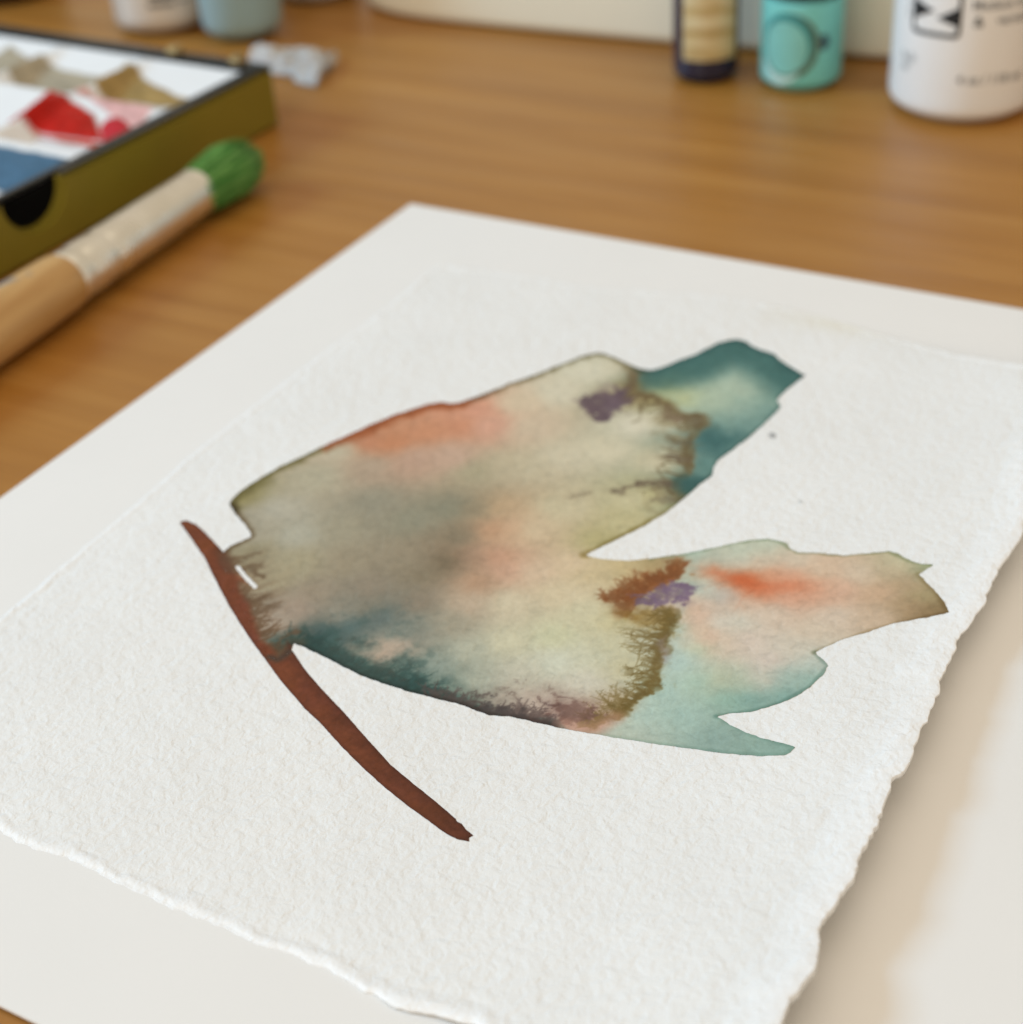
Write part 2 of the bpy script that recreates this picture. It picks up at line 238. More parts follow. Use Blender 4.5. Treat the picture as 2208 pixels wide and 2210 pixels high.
def mix(c,rgb,m): return c*(1-m[:,None])+np.asarray(rgb,float)*m[:,None]
def mul(c,rgb,m): return c*(1-m[:,None]*(1-np.asarray(rgb,float)))
def blot(P,poly,feather,warp,freq,s):
    """a soft blot with a frayed edge"""
    out=np.zeros(len(P));i=near(P,poly,.02+feather+warp*.6);p=P[i]
    Q=p+warp*np.stack([fbm(p[:,0]*freq,p[:,1]*freq,s,4,.6),fbm(p[:,0]*freq+40,p[:,1]*freq,s+9,4,.6)],1)
    f=sdf(Q,poly);n=fbm(p[:,0]*55,p[:,1]*55,s+21,3)
    core=sstep(feather,-feather,f)*np.clip(.95+.75*n,.55,1)
    out[i]=np.maximum(core,.16*sstep(feather*2.5+.006,-.004,f))
    return out
def fringe(P,line,reach,freq,s,sgn,edge=.0018,warp=.010,root=.3,low=.14):
    """feathery back-run: branching fingers growing from a wet edge towards one side"""
    out=np.zeros(len(P));i=near(P,line,reach*1.7);p=P[i];x=p[:,0];y=p[:,1]
    Q=p+warp*np.stack([fbm(x*60,y*60,s,3),fbm(x*60+7,y*60+3,s+5,3)],1)+.004*np.stack([fbm(x*190,y*190,s+2,3),fbm(x*190+7,y*190+3,s+6,3)],1)
    d,a,side=seg_dist(Q,line)
    dd=d*side*sgn
    n=.60*vnoise(a*freq,dd*freq*.16+3,s)+.40*vnoise(a*freq*2.2,dd*freq*.45,s+3)
    big=.40+1.2*vnoise(a*freq*.2,a*0+.5,s+7)
    t=np.clip(dd,0,9)/(reach*big)
    den=sstep(.0,.13,n-(low+.62*np.sqrt(t)))*sstep(1.05,.5,t)*(.55+.45*sstep(.9,.0,t))
    den=np.maximum(den,sstep(1,.1,t/root)*.8)
    out[i]=den*sstep(-edge,edge,dd)
    return out
def dendrites(P,line,n,length,width,seed,sgn,spread=.45,lean=0.,clump=1.0):
    """branching feathers of pigment that crept from a wet edge"""
    rg=np.random.default_rng(seed);out=np.zeros(len(P));L=np.asarray(line,float)[:,:2]
    sub=near(P,L,length*2.0);Q=P[sub];acc=np.zeros(len(sub))
    s=np.r_[0,np.cumsum(np.hypot(*np.diff(L,axis=0).T))]
    def walk(p,a,ln,w,depth):
        k=6;st=ln/k
        pts=[p]
        for i in range(k):
            a=a+rg.normal(0,.30);pts.append(pts[-1]+st*np.array((np.cos(a),np.sin(a))))
            if depth<2 and i>=1 and rg.random()<.42:walk(pts[-1],a+rg.choice((-1,1))*rg.uniform(.5,1.0),ln*(1-i/k)*.6,w*(1-i/k)*.75,depth+1)
        pts=np.array(pts);lo=pts.min(0)-w*2;hi=pts.max(0)+w*2
        m=np.nonzero((Q[:,0]>lo[0])&(Q[:,0]<hi[0])&(Q[:,1]>lo[1])&(Q[:,1]<hi[1]))[0]
        if not len(m):return
        best=np.zeros(len(m))
        for i in range(k):
            A=pts[i];e=pts[i+1]-A;r=Q[m]-A;t=np.clip((r@e)/(e@e+1e-12),0,1);d=np.hypot(r[:,0]-t*e[0],r[:,1]-t*e[1])
            tt=(i+t)/k;ww=w*(1-.75*tt)
            best=np.maximum(best,sstep(ww*1.25,ww*.35,d)*(1-.55*tt**1.5))
        acc[m]=np.maximum(acc[m],best)
    for _ in range(n):
        q=rg.random()*s[-1];i=min(np.searchsorted(s,q,'right')-1,len(L)-2);e=L[i+1]-L[i];t=(q-s[i])/max(s[i+1]-s[i],1e-9)
        a=np.arctan2(e[0]*sgn,-e[1]*sgn)+lean+rg.normal(0,spread)
        c=.45+clump*float(vnoise(np.array([q*38.]),np.array([.5]),seed)[0])
        walk(L[i]+e*t+rg.normal(0,.0015,2),a,length*c*rg.uniform(.55,1.15),width*rg.uniform(.6,1.3),0)
    out[sub]=acc;return out
def paint_rgb(P,stem=False):
    x,y=P[:,0],P[:,1]
    W=P+.008*np.stack([fbm(x*22,y*22,1,4),fbm(x*22+9,y*22,2,4)],1)+.005*np.stack([fbm(x*110,y*110,3,3),fbm(x*110,y*110+5,4,3)],1)
    c=wash_field(W)
    df=sdf(P,FLOWER)
    # the cool petal at the tip: dark along its upper rim, paling to the middle
    pet=[(0.1651,0.2802),(0.1854,0.2938),(0.2214,0.3138),(0.2757,0.3533),(0.3030,0.3632),(0.3225,0.3373),(0.3474,0.3083),(0.3739,0.2478),(0.3319,0.1961),(0.3303,0.1757),(0.2836,0.1089),(0.2379,0.0605),(0.2288,0.0367),(0.1986,0.0064),(0.1962,0.0313),(0.2067,0.0619),(0.2076,0.0985),(0.2210,0.1345),(0.2323,0.1522),(0.2286,0.1764),(0.2055,0.1836),(0.1954,0.2091),(0.1818,0.2232),(0.1649,0.2380)]
    m=blot(P,pet,.012,.02,40,11)
    d1,_,_=line_d(P,[(0.1676,0.2842),(0.1848,0.2883),(0.2206,0.3072),(0.2480,0.3233),(0.2747,0.3466),(0.3017,0.3550),(0.3194,0.3309),(0.3429,0.3068),(0.3571,0.2686),(0.3693,0.2474)],.2)
    d3,_,_=line_d(P,[(0.2094,0.2154),(0.2293,0.2126),(0.2498,0.2138),(0.2714,0.2230),(0.2893,0.2328)],.2)
    wob=.012*fbm(x*40,y*40,12,4)
    q=np.tile(np.array((120,150,141.)),(len(P),1))
    q=mix(q,(168,184,164),sstep(.085,.012,d3+wob))
    q=mix(q,(64,104,99),sstep(.085,.028,d1+wob*1.3))
    q=mix(q,(186,188,140),blot(P,[(0.1750,0.2366),(0.1914,0.2364),(0.2131,0.2292),(0.2344,0.2201),(0.2267,0.1927),(0.2074,0.1994),(0.1893,0.2181)],.022,.02,40,13)*.75)
    q=mix(q,(54,94,92),blot(P,[(0.2138,0.1317),(0.2363,0.1457),(0.2556,0.1291),(0.2749,0.1150),(0.2504,0.0806),(0.2357,0.0719),(0.2152,0.0900)],.022,.03,40,14)*.85)
    q=mix(q,(92,130,124),blot(P,[(0.2138,0.0791),(0.2301,0.0728),(0.2285,0.0476),(0.2146,0.0426),(0.2067,0.0546)],.012,.02,40,15)*.8)
    q=mix(q,(50,92,90),blot(P,[(0.1864,0.0434),(0.2091,0.0435),(0.2205,0.0310),(0.2022,0.0058),(0.1869,0.0014)],.012,.02,40,16)*.8)
    c=c*(1-.88*m[:,None])+q*.88*m[:,None]
    # pooled pigment along the upper rim
    rimU=[(-0.3085,0.0366),(-0.3152,0.0496)]+[(-0.3100,0.0645),(-0.2933,0.0888),(-0.2650,0.1196),(-0.2391,0.1403),(-0.2128,0.1633),(-0.1878,0.1812),(-0.1624,0.2014),(-0.1386,0.2181),(-0.1144,0.2310),(-0.0940,0.2413),(-0.0775,0.2452),(-0.0673,0.2409),(-0.0570,0.2395),(-0.0488,0.2433),(-0.0279,0.2562),(-0.0005,0.2735)]+[(0.0086,0.2807),(0.0407,0.2977),(0.0736,0.3193),(0.1003,0.3356),(0.1179,0.3434),(0.1326,0.3399),(0.1462,0.3245),(0.1612,0.3047),(0.1727,0.2930)]
    d,a,sd=line_d(P,rimU)
    n=fbm(x*90,y*90,21,3);wd=.0075*(1+1.6*n)
    c=mul(c,(.50,.47,.34),sstep(wd*1.9,wd*.25,d)*.85)
    d2,_,_=line_d(P,[(-0.2128,0.1633),(-0.1878,0.1812),(-0.1624,0.2014),(-0.1386,0.2181),(-0.1144,0.2310),(-0.0940,0.2413),(-0.0775,0.2452),(-0.0570,0.2395)])
    ww=.021*(1+1.7*fbm(x*55,y*55,23,4))
    c=mix(c,(150,78,40),sstep(ww*1.25,ww*.25,d2)*.82)
    d2,_,_=line_d(P,[(-0.3141,0.0495),(-0.3035,0.0760),(-0.2860,0.0933),(-0.2650,0.1196),(-0.2391,0.1403),(-0.2241,0.1534)])
    ww=.019*(1+1.8*fbm(x*60,y*60,24,4))
    c=mix(c,(112,104,60),sstep(ww,ww*.1,d2)*.7)
    # left rim
    d2,_,_=line_d(P,[(-0.3133,0.0445),(-0.3045,0.0240),(-0.2948,0.0062),(-0.2856,-0.0136),(-0.2843,-0.0207),(-0.2965,-0.0296),(-0.3062,-0.0364),(-0.3110,-0.0460)])
    c=mul(c,(.60,.52,.40),sstep(.009,.001,d2+.006*fbm(x*80,y*80,25,3))*.8)
    # teal petal outer rim
    d2,_,_=line_d(P,[(0.1848,0.2883),(0.2206,0.3072),(0.2480,0.3233),(0.2747,0.3466),(0.3017,0.3550),(0.3194,0.3309),(0.3429,0.3068),(0.3571,0.2686),(0.3693,0.2474)])
    ww=.016*(1+1.2*fbm(x*45,y*45,26,3))
    c=mix(c,(44,80,78),sstep(ww,0,d2)*.65)
    d2,_,_=line_d(P,[(0.3693,0.2474),(0.3297,0.2007),(0.3270,0.1772),(0.3051,0.1441),(0.2644,0.0970),(0.2371,0.0680),(0.2275,0.0405),(0.2100,0.0221),(0.1856,-0.0087)])
    c=mul(c,(.66,.74,.74),sstep(.006,.0005,d2)*.8)
    d2,_,_=line_d(P,[(0.1856,-0.0087),(0.1667,-0.0294),(0.1406,-0.0519),(0.1117,-0.0719),(0.0928,-0.0842),(0.0737,-0.0978)])
    c=mul(c,(.72,.68,.50),sstep(.009,.001,d2+.005*fbm(x*70,y*70,27,3))*.85)
    # pale petal thin outlines
    d2,_,_=line_d(P,[(0.1414,-0.1129),(0.1871,-0.1083),(0.2242,-0.1008),(0.2473,-0.0978),(0.2653,-0.0986),(0.2776,-0.1054),(0.2849,-0.1215),(0.2910,-0.1303),(0.3080,-0.1342),(0.3342,-0.1464),(0.3796,-0.1494),(0.3957,-0.1728),(0.4154,-0.1865)])
    c=mul(c,(.70,.76,.68),sstep(.0055,.0008,d2+.004*fbm(x*120,y*120,28,3))*.75)
    d2,_,_=line_d(P,[(0.3970,-0.1988),(0.4068,-0.2382),(0.4077,-0.2716),(0.3755,-0.2726),(0.3305,-0.2819),(0.2751,-0.3022)])
    c=mul(c,(.74,.70,.58),sstep(.006,.0005,d2)*.6)
    d2,_,_=line_d(P,[(0.2751,-0.3022),(0.2832,-0.3260),(0.2618,-0.3526),(0.2290,-0.3710),(0.2028,-0.3763),(0.1719,-0.3768)])
    c=mul(c,(.66,.74,.72),sstep(.005,.0005,d2)*.7)
    d2,_,_=line_d(P,[(0.1719,-0.3768),(0.1977,-0.4079),(0.2324,-0.4342),(0.2221,-0.4428),(0.1752,-0.4302),(0.1062,-0.4020),(0.0462,-0.3757)])
    c=mul(c,(.80,.86,.84),sstep(.005,.0005,d2)*.6)
    # teal to beige back-run at the upper right petal
    br=(112,96,70)
    m=blot(W,[(0.1515,0.2693),(0.1643,0.2933),(0.1758,0.2830),(0.1693,0.2604),(0.1500,0.2317),(0.1386,0.2416),(0.1442,0.2576)],.006,.022,60,31);c=mix(c,(104,88,62),m*.9)
    m=blot(P,[(0.1458,0.3201),(0.1610,0.3025),(0.1620,0.2807),(0.1552,0.2859),(0.1469,0.3089)],.006,.018,70,32);c=mix(c,(138,124,92),m*.8)
    c=mix(c,(92,74,80),dendrites(P,[(0.1217,0.2356),(0.1093,0.2353),(0.1008,0.2303),(0.0975,0.2144),(0.1063,0.1970),(0.1072,0.1830),(0.1135,0.1743),(0.1252,0.1825)],45,.020,.0030,115,1,.6)*.85)
    m=blot(P,[(0.1210,0.2650),(0.1301,0.2617),(0.1396,0.2519),(0.1386,0.2416),(0.1254,0.2434),(0.1210,0.2524)],.005,.025,80,35);c=mix(c,(134,118,112),m*.6)
    m=blot(P,[(0.0902,0.2255),(0.1033,0.2361),(0.1160,0.2414),(0.1305,0.2427),(0.1497,0.2505),(0.1607,0.2469),(0.1607,0.2261),(0.1478,0.2095),(0.1362,0.1930),(0.1230,0.1809),(0.1123,0.1725),(0.1059,0.1792),(0.1061,0.1951),(0.0952,0.2106)],.0035,.040,75,33);c=mix(c,(98,80,86),m*.88);pb=m
    m=blot(P,[(0.1213,0.2316),(0.1382,0.2375),(0.1480,0.2320),(0.1393,0.2046),(0.1246,0.1986),(0.1186,0.2115)],.012,.02,50,34);c=mix(c,(98,80,100),m*.5)
    run=[(0.1577,0.2369),(0.1698,0.2257),(0.1833,0.2189),(0.1949,0.2051),(0.1983,0.1906),(0.2045,0.1758),(0.2163,0.1742),(0.2283,0.1745),(0.2338,0.1638),(0.2305,0.1466),(0.2210,0.1345),(0.2119,0.1167),(0.2067,0.0987),(0.2072,0.0801),(0.2067,0.0619),(0.1998,0.0449),(0.1872,0.0344),(0.1818,0.0125),(0.1824,-0.0048)]
    d2,a2,s2=line_d(P+.012*np.stack([fbm(x*60,y*60,41,3),fbm(x*60,y*60+8,42,3)],1),run)
    nr=fbm(x*50,y*50,44,3);c=mix(c,(122,106,72),sstep(.011+.016*nr,.001,d2)*.75)
    f=fringe(P,run,.055,130,48,-1,root=.14,low=.16);c=mix(c,(112,98,66),f*.75)
    m=blot(P,[(0.1597,0.2470),(0.1701,0.2290),(0.1836,0.2209),(0.1962,0.2070),(0.1995,0.1924),(0.2059,0.1788),(0.2167,0.1773),(0.2296,0.1763),(0.2358,0.1635),(0.2303,0.1447),(0.2210,0.1345),(0.2138,0.1164),(0.2086,0.0984),(0.2081,0.0799),(0.2077,0.0617),(0.1996,0.0432),(0.1866,0.0292),(0.1815,0.0335),(0.1947,0.0493),(0.2021,0.0626),(0.2001,0.0775),(0.1982,0.0925),(0.1981,0.1074),(0.2105,0.1283),(0.2201,0.1423),(0.2272,0.1588),(0.2212,0.1656),(0.2053,0.1658),(0.1964,0.1749),(0.1920,0.1974),(0.1804,0.2112),(0.1673,0.2211)],.0035,.046,105,49);c=mix(c,(112,96,62),m*.38)
    c=mix(c,(196,188,158),sstep(.0,.012,-s2*d2)*sstep(.055,.02,d2)*.35*(1-pb))
    c=mix(c,(104,88,58),dendrites(P,run,56,.040,.0027,114,-1,.5)*.85)
    m=blot(P,[(0.1935,0.2013),(0.1990,0.1965),(0.2020,0.1801),(0.2121,0.1728),(0.2131,0.1648),(0.2009,0.1625),(0.1898,0.1699),(0.1878,0.1781),(0.1944,0.1831)],.004,.02,80,43);c=mix(c,(128,110,86),m*.85)
    for pl,al in (([(0.1812,0.1127),(0.1933,0.1156),(0.2090,0.1171),(0.2114,0.1055),(0.2001,0.1079),(0.1885,0.1080)],.6),([(0.1725,0.0869),(0.1844,0.0900),(0.2008,0.0829),(0.2060,0.0711),(0.2007,0.0664),(0.1886,0.0773),(0.1775,0.0807)],.75),([(0.1117,0.0187),(0.1204,0.0227),(0.1306,0.0318),(0.1425,0.0372),(0.1558,0.0389),(0.1688,0.0371),(0.1833,0.0332),(0.1857,0.0223),(0.1674,0.0250),(0.1528,0.0288),(0.1374,0.0240),(0.1255,0.0169),(0.1141,0.0143)],.97),([(0.0613,0.0182),(0.0737,0.0218),(0.0870,0.0252),(0.0883,0.0182),(0.0769,0.0145),(0.0639,0.0145)],.5),([(0.1530,-0.0039),(0.1647,0.0013),(0.1800,0.0059),(0.1820,-0.0082),(0.1690,-0.0096),(0.1580,-0.0086)],.6),([(0.2036,0.1680),(0.2200,0.1717),(0.2324,0.1600),(0.2283,0.1450),(0.2216,0.1538),(0.2107,0.1612)],.5)):
        c=mix(c,(104,90,72),blot(P,pl,.004,.022,90,int(al*100))*al)
    m=blot(P,[(0.1844,0.0419),(0.1961,0.0455),(0.2084,0.0383),(0.2143,0.0267),(0.1986,0.0064),(0.1846,-0.0017),(0.1839,0.0226)],.007,.02,60,45);c=mix(c,(52,88,84),m*.75)
    m=blot(P,[(0.2153,0.1353),(0.2361,0.1438),(0.2575,0.1288),(0.2754,0.1181),(0.2509,0.0842),(0.2357,0.0719),(0.2140,0.0957)],.014,.03,40,46);c=mix(c,(52,94,94),m*.25)
    # fringes where the pale petal met the wet centre
    c=mix(c,(176,194,180),blot(P,[(0.1772,-0.1147),(0.1923,-0.1113),(0.1870,-0.1343),(0.1813,-0.1606),(0.1825,-0.1762),(0.1743,-0.1728),(0.1712,-0.1588),(0.1719,-0.1395)],.012,.02,40,121)*.75)
    c=mix(c,(176,197,186),blot(P,[(0.1570,-0.1979),(0.1658,-0.2050),(0.1587,-0.2274),(0.1536,-0.2550),(0.1551,-0.2897),(0.1447,-0.3080),(0.1335,-0.2993),(0.1393,-0.2664),(0.1487,-0.2400)],.014,.02,40,122)*.6)
    c=mix(c,(211,176,150),blot(P,[(0.1707,-0.2003),(0.1828,-0.2062),(0.1806,-0.2386),(0.1869,-0.2682),(0.1810,-0.2810),(0.1696,-0.2579),(0.1660,-0.2287)],.016,.02,40,123)*.55)
    L1=[(0.1716,-0.1415),(0.1633,-0.1555),(0.1494,-0.1609),(0.1325,-0.1752),(0.1178,-0.1914),(0.1124,-0.2016)]
    f=fringe(P,L1,.050,150,51,-1,root=.45);c=mix(c,(122,74,38),f*.88)
    m=blot(P,[(0.1760,-0.1245),(0.1714,-0.1434),(0.1613,-0.1533),(0.1427,-0.1617),(0.1257,-0.1779),(0.1156,-0.1911),(0.1031,-0.1855),(0.1005,-0.1666),(0.1074,-0.1638),(0.1211,-0.1583),(0.1335,-0.1449),(0.1455,-0.1371),(0.1614,-0.1339),(0.1694,-0.1234)],.007,.034,60,52);c=mix(c,(140,84,42),m*.85)
    m=blot(P,[(0.0857,-0.1738),(0.0930,-0.1774),(0.1012,-0.1834),(0.1117,-0.1868),(0.1126,-0.1998),(0.1025,-0.1928),(0.0901,-0.1855),(0.0844,-0.1810)],.003,.018,80,53);c=mix(c,(122,78,42),m*.8)
    m=blot(P,[(0.0944,-0.1989),(0.1015,-0.2028),(0.1145,-0.2019),(0.1177,-0.2133),(0.1049,-0.2131),(0.0989,-0.2086)],.004,.018,80,54);c=mix(c,(128,92,44),m*.8)
    c=mix(c,(120,70,34),dendrites(P,[(0.1716,-0.1415),(0.1601,-0.1453),(0.1462,-0.1508),(0.1319,-0.1600),(0.1196,-0.1732),(0.1099,-0.1829),(0.0970,-0.1809),(0.0875,-0.1777)],60,.026,.0034,113,-1,.6)*.85)
    m=blot(P,[(0.1498,-0.1182),(0.1634,-0.1176),(0.1762,-0.1229),(0.1740,-0.1328),(0.1684,-0.1409),(0.1687,-0.1292),(0.1581,-0.1247)],.004,.012,60,55);c=mix(c,(132,96,58),m*.8)
    L2=[(0.1515,-0.2080),(0.1515,-0.2261),(0.1417,-0.2458),(0.1363,-0.2658),(0.1333,-0.2825),(0.1274,-0.2983),(0.1249,-0.3177),(0.1177,-0.3311),(0.1072,-0.3357),(0.0971,-0.3467),(0.0889,-0.3594),(0.0766,-0.3652),(0.0643,-0.3709),(0.0543,-0.3724)]
    f=fringe(P,L2,.044,230,62,-1,edge=.0025,root=.25,low=.18);c=mix(c,(104,86,42),f*.85)
    m=blot(P,[(0.1483,-0.2075),(0.1515,-0.2261),(0.1421,-0.2459),(0.1367,-0.2659),(0.1337,-0.2825),(0.1278,-0.2983),(0.1253,-0.3177),(0.1176,-0.3320),(0.1071,-0.3366),(0.0970,-0.3476),(0.0889,-0.3604),(0.0765,-0.3661),(0.0666,-0.3666),(0.0738,-0.3508),(0.0841,-0.3366),(0.0905,-0.3216),(0.1004,-0.3135),(0.1082,-0.2967),(0.1141,-0.2792),(0.1168,-0.2625),(0.1155,-0.2450),(0.1204,-0.2281),(0.1223,-0.2104)],.0035,.062,120,60);c=mix(c,(128,112,64),m*.14)
    m=blot(P,[(0.1145,-0.2019),(0.1321,-0.1992),(0.1502,-0.2096),(0.1515,-0.2261),(0.1442,-0.2427),(0.1342,-0.2375),(0.1271,-0.2256),(0.1170,-0.2204)],.008,.04,80,62);c=mix(c,(132,100,38),m*.6)
    d2,a2,s2=line_d(P+.010*np.stack([fbm(x*70,y*70,63,3),fbm(x*70,y*70+8,64,3)],1),L2)
    c=mix(c,(106,90,46),sstep(.008,.001,d2+.016*fbm(x*70,y*70,65,4))*(.75+.9*fbm(x*45,y*45,69,3))*.85)
    g0=.85+.6*fbm(x*120,y*120,111,3)
    c=mix(c,(108,88,42),dendrites(P,L2,88,.040,.0026,112,-1)*.88*g0)
    c=mix(c,(150,136,136),blot(P,[(0.1368,-0.2520),(0.1424,-0.2495),(0.1410,-0.2701),(0.1380,-0.2867),(0.1322,-0.2924),(0.1325,-0.2721)],.007,.02,50,66)*.6)
    m=blot(P,[(0.1132,-0.1933),(0.1255,-0.1797),(0.1368,-0.1759),(0.1489,-0.1658),(0.1579,-0.1635),(0.1649,-0.1601),(0.1706,-0.1672),(0.1795,-0.1741),(0.1730,-0.1828),(0.1672,-0.1941),(0.1624,-0.1895),(0.1574,-0.1950),(0.1506,-0.1886),(0.1434,-0.1941),(0.1327,-0.1938),(0.1236,-0.1979)],.004,.03,90,67);c=mix(c,(108,88,106),m*.85);c=mix(c,(112,90,116),dendrites(P,[(0.1255,-0.1797),(0.1413,-0.1747),(0.1578,-0.1642),(0.1706,-0.1672),(0.1783,-0.1754),(0.1674,-0.1923),(0.1524,-0.1915),(0.1325,-0.1956)],46,.014,.0028,124,-1,.9)*.7)
    # red streak inside the pale petal
    m=blot(P,[(0.1938,-0.1414),(0.2092,-0.1423),(0.2225,-0.1567),(0.2368,-0.1635),(0.2431,-0.1784),(0.2658,-0.1852),(0.2868,-0.1881),(0.2749,-0.1943),(0.2531,-0.1959),(0.2398,-0.1988),(0.2290,-0.1851),(0.2181,-0.1714),(0.2027,-0.1568)],.012,.035,60,68);c=mix(c,(196,96,56),m*.30);c=mix(c,(188,82,42),dendrites(P,[(0.1998,-0.1465),(0.2155,-0.1592),(0.2314,-0.1702),(0.2407,-0.1798),(0.2550,-0.1848)],16,.050,.0042,125,-1,.25,-1.45)*.10)
    # dark granulating pool along the lower rim
    low=[(-0.2242,-0.2164)]+[(-0.2153,-0.2200),(-0.1995,-0.2329),(-0.1774,-0.2521),(-0.1557,-0.2709),(-0.1345,-0.2844),(-0.1095,-0.2999),(-0.0890,-0.3099),(-0.0727,-0.3179),(-0.0586,-0.3251),(-0.0427,-0.3359),(-0.0328,-0.3420),(-0.0169,-0.3452),(0.0007,-0.3536),(0.0272,-0.3667)]
    d2,a2,s2=line_d(P,low)
    g=fbm(x*70,y*70,71,5,.62);g2=fbm(x*150,y*150,73,3,.6)
    tt=a2/1.0
    reach=np.interp(a2,[0,.04,.09,.13,.16,.20,.3,.45],[.018,.034,.036,.034,.020,.007,.006,.002])
    m=sstep(.34,-.12,(d2/reach-.75)*.30-g*1.1)*sstep(reach*2.4+.004,reach*.5,d2)
    c=mix(c,(56,86,80),m*.75)
    m=sstep(.16,-.16,(d2/reach-.45)*.30-g2*.9-g*.5)*sstep(reach*1.7+.004,reach*.3,d2)
    c=mix(c,(44,52,45),m*.75)
    c=mix(c,(36,66,62),dendrites(P,low[:8],110,.034,.0034,116,1,.6)*.62)
    c=mix(c,(82,66,62),dendrites(P,low[7:],85,.024,.0034,117,1,.6)*.8)
    c=mul(c,(.62,.60,.56),sstep(.006,.0005,d2)*sstep(.60,.40,a2)*.85)
    m=sstep(-.08,.30,g+g2*.5)*blot(P,[(-0.2151,-0.1915),(-0.1706,-0.1679),(-0.1203,-0.1627),(-0.1068,-0.1929),(-0.1191,-0.2264),(-0.0808,-0.2641),(-0.0523,-0.3060),(-0.0768,-0.3159),(-0.1346,-0.2812),(-0.1954,-0.2317)],.03,.03,30,74)
    c=mix(c,(62,84,80),m*.45)
    m=blot(P,[(-0.1616,-0.2286),(-0.1385,-0.2174),(-0.1128,-0.2237),(-0.1167,-0.2436),(-0.1312,-0.2537),(-0.1482,-0.2469)],.014,.03,40,75);c=mix(c,(184,164,144),m*.7)
    # purple brown spots
    for pl,al,cc in (([(-0.0503,-0.3110),(-0.0421,-0.3056),(-0.0309,-0.3085),(-0.0321,-0.3131),(-0.0443,-0.3148)],.75,(92,76,70)),([(-0.0425,-0.3244),(-0.0342,-0.3160),(-0.0282,-0.3214),(-0.0315,-0.3304),(-0.0366,-0.3329),(-0.0308,-0.3413),(-0.0427,-0.3353)],.85,(74,66,64)),([(-0.0286,-0.3339),(-0.0203,-0.3271),(-0.0103,-0.3299),(-0.0006,-0.3374),(-0.0031,-0.3494),(-0.0169,-0.3452)],.85,(78,68,66)),([(-0.0009,-0.3436),(0.0167,-0.3521),(0.0360,-0.3610),(0.0298,-0.3662),(0.0007,-0.3536)],.6,(96,72,66)),
      ([(0.0290,-0.3130),(0.0348,-0.3170),(0.0446,-0.3216),(0.0545,-0.3246),(0.0521,-0.3306),(0.0383,-0.3254),(0.0306,-0.3196)],.85,(116,86,78)),([(0.0115,-0.3170),(0.0183,-0.3227),(0.0278,-0.3319),(0.0357,-0.3346),(0.0295,-0.3384),(0.0179,-0.3289)],.85,(110,84,78)),([(0.0255,-0.3378),(0.0378,-0.3333),(0.0559,-0.3328),(0.0649,-0.3467),(0.0700,-0.3569),(0.0574,-0.3657),(0.0399,-0.3616),(0.0267,-0.3504)],.82,(122,88,78)),([(-0.0235,-0.2998),(-0.0174,-0.2999),(-0.0165,-0.3038),(-0.0216,-0.3042)],.7,(130,110,98)),([(-0.0107,-0.3125),(-0.0047,-0.3149),(-0.0039,-0.3197),(-0.0088,-0.3175)],.7,(120,98,88)),([(-0.0012,-0.2942),(0.0017,-0.2945),(0.0015,-0.2990),(-0.0014,-0.2987)],.7,(130,110,100)),([(0.0244,-0.3043),(0.0302,-0.3083),(0.0310,-0.3126),(0.0255,-0.3093)],.7,(130,104,92))):
        c=mix(c,np.array(cc)*.86,blot(P,pl,.0035,.026,105,int(pl[0][0]*1e4)%97)*al)
    d2,a2,s2=line_d(P,[(0.0358,-0.3640),(0.0588,-0.3736),(0.0815,-0.3618)]);c=mix(c,(196,150,128),sstep(.016,.0,d2)*.55)
    # brown stem stroke and the fringe where the flower bled into it
    st=np.stack([114+14*fbm(x*30,y*30,81,4)+12*fbm(x*160,y*160,82,2),61+10*fbm(x*30,y*30,81,4)+8*fbm(x*160,y*160,82,2),37+10*fbm(x*30+3,y*30,83,3)+10*fbm(x*160,y*160,82,2)],1)-3
    ds=sdf(P,STEM)
    dk=sstep(-.25,-.62,y)  # the brush ran darker to its tail
    st=st*(1-.15*dk[:,None])*(1+.12*fbm(x*260,y*260,119,3)[:,None])
    dr,_,_=line_d(P,[(-0.3132,-0.0435),(-0.2913,-0.0804),(-0.2661,-0.1342),(-0.2360,-0.2016),(-0.2234,-0.2279),(-0.2083,-0.2592),(-0.1915,-0.2880),(-0.1730,-0.3145)]+[(-0.1631,-0.3377),(-0.1155,-0.4124),(-0.0734,-0.4665),(-0.0506,-0.4975)])
    st=mul(st,(.80,.78,.78),sstep(.016,.002,dr+.010*fbm(x*60,y*60,84,3))*.6)
    st=mul(st,(.80,.78,.78),sstep(-.004,-.0005,ds)*.7)
    inF=np.full(len(P),not stem)
    base=[(-0.3109,-0.0583),(-0.3014,-0.0814),(-0.2960,-0.0971),(-0.2929,-0.1144),(-0.2906,-0.1252),(-0.2826,-0.1426),(-0.2744,-0.1638),(-0.2651,-0.1847),(-0.2597,-0.2048),(-0.2508,-0.2249),(-0.2391,-0.2374),(-0.2268,-0.2294)]
    f=fringe(P,base,.065,110,91,1,edge=.004,warp=.010,root=.20)
    c=mix(c,(104,76,50),f*.30);c=mix(c,(92,66,42),dendrites(P,base,60,.034,.0030,118,1,.35)*.78)
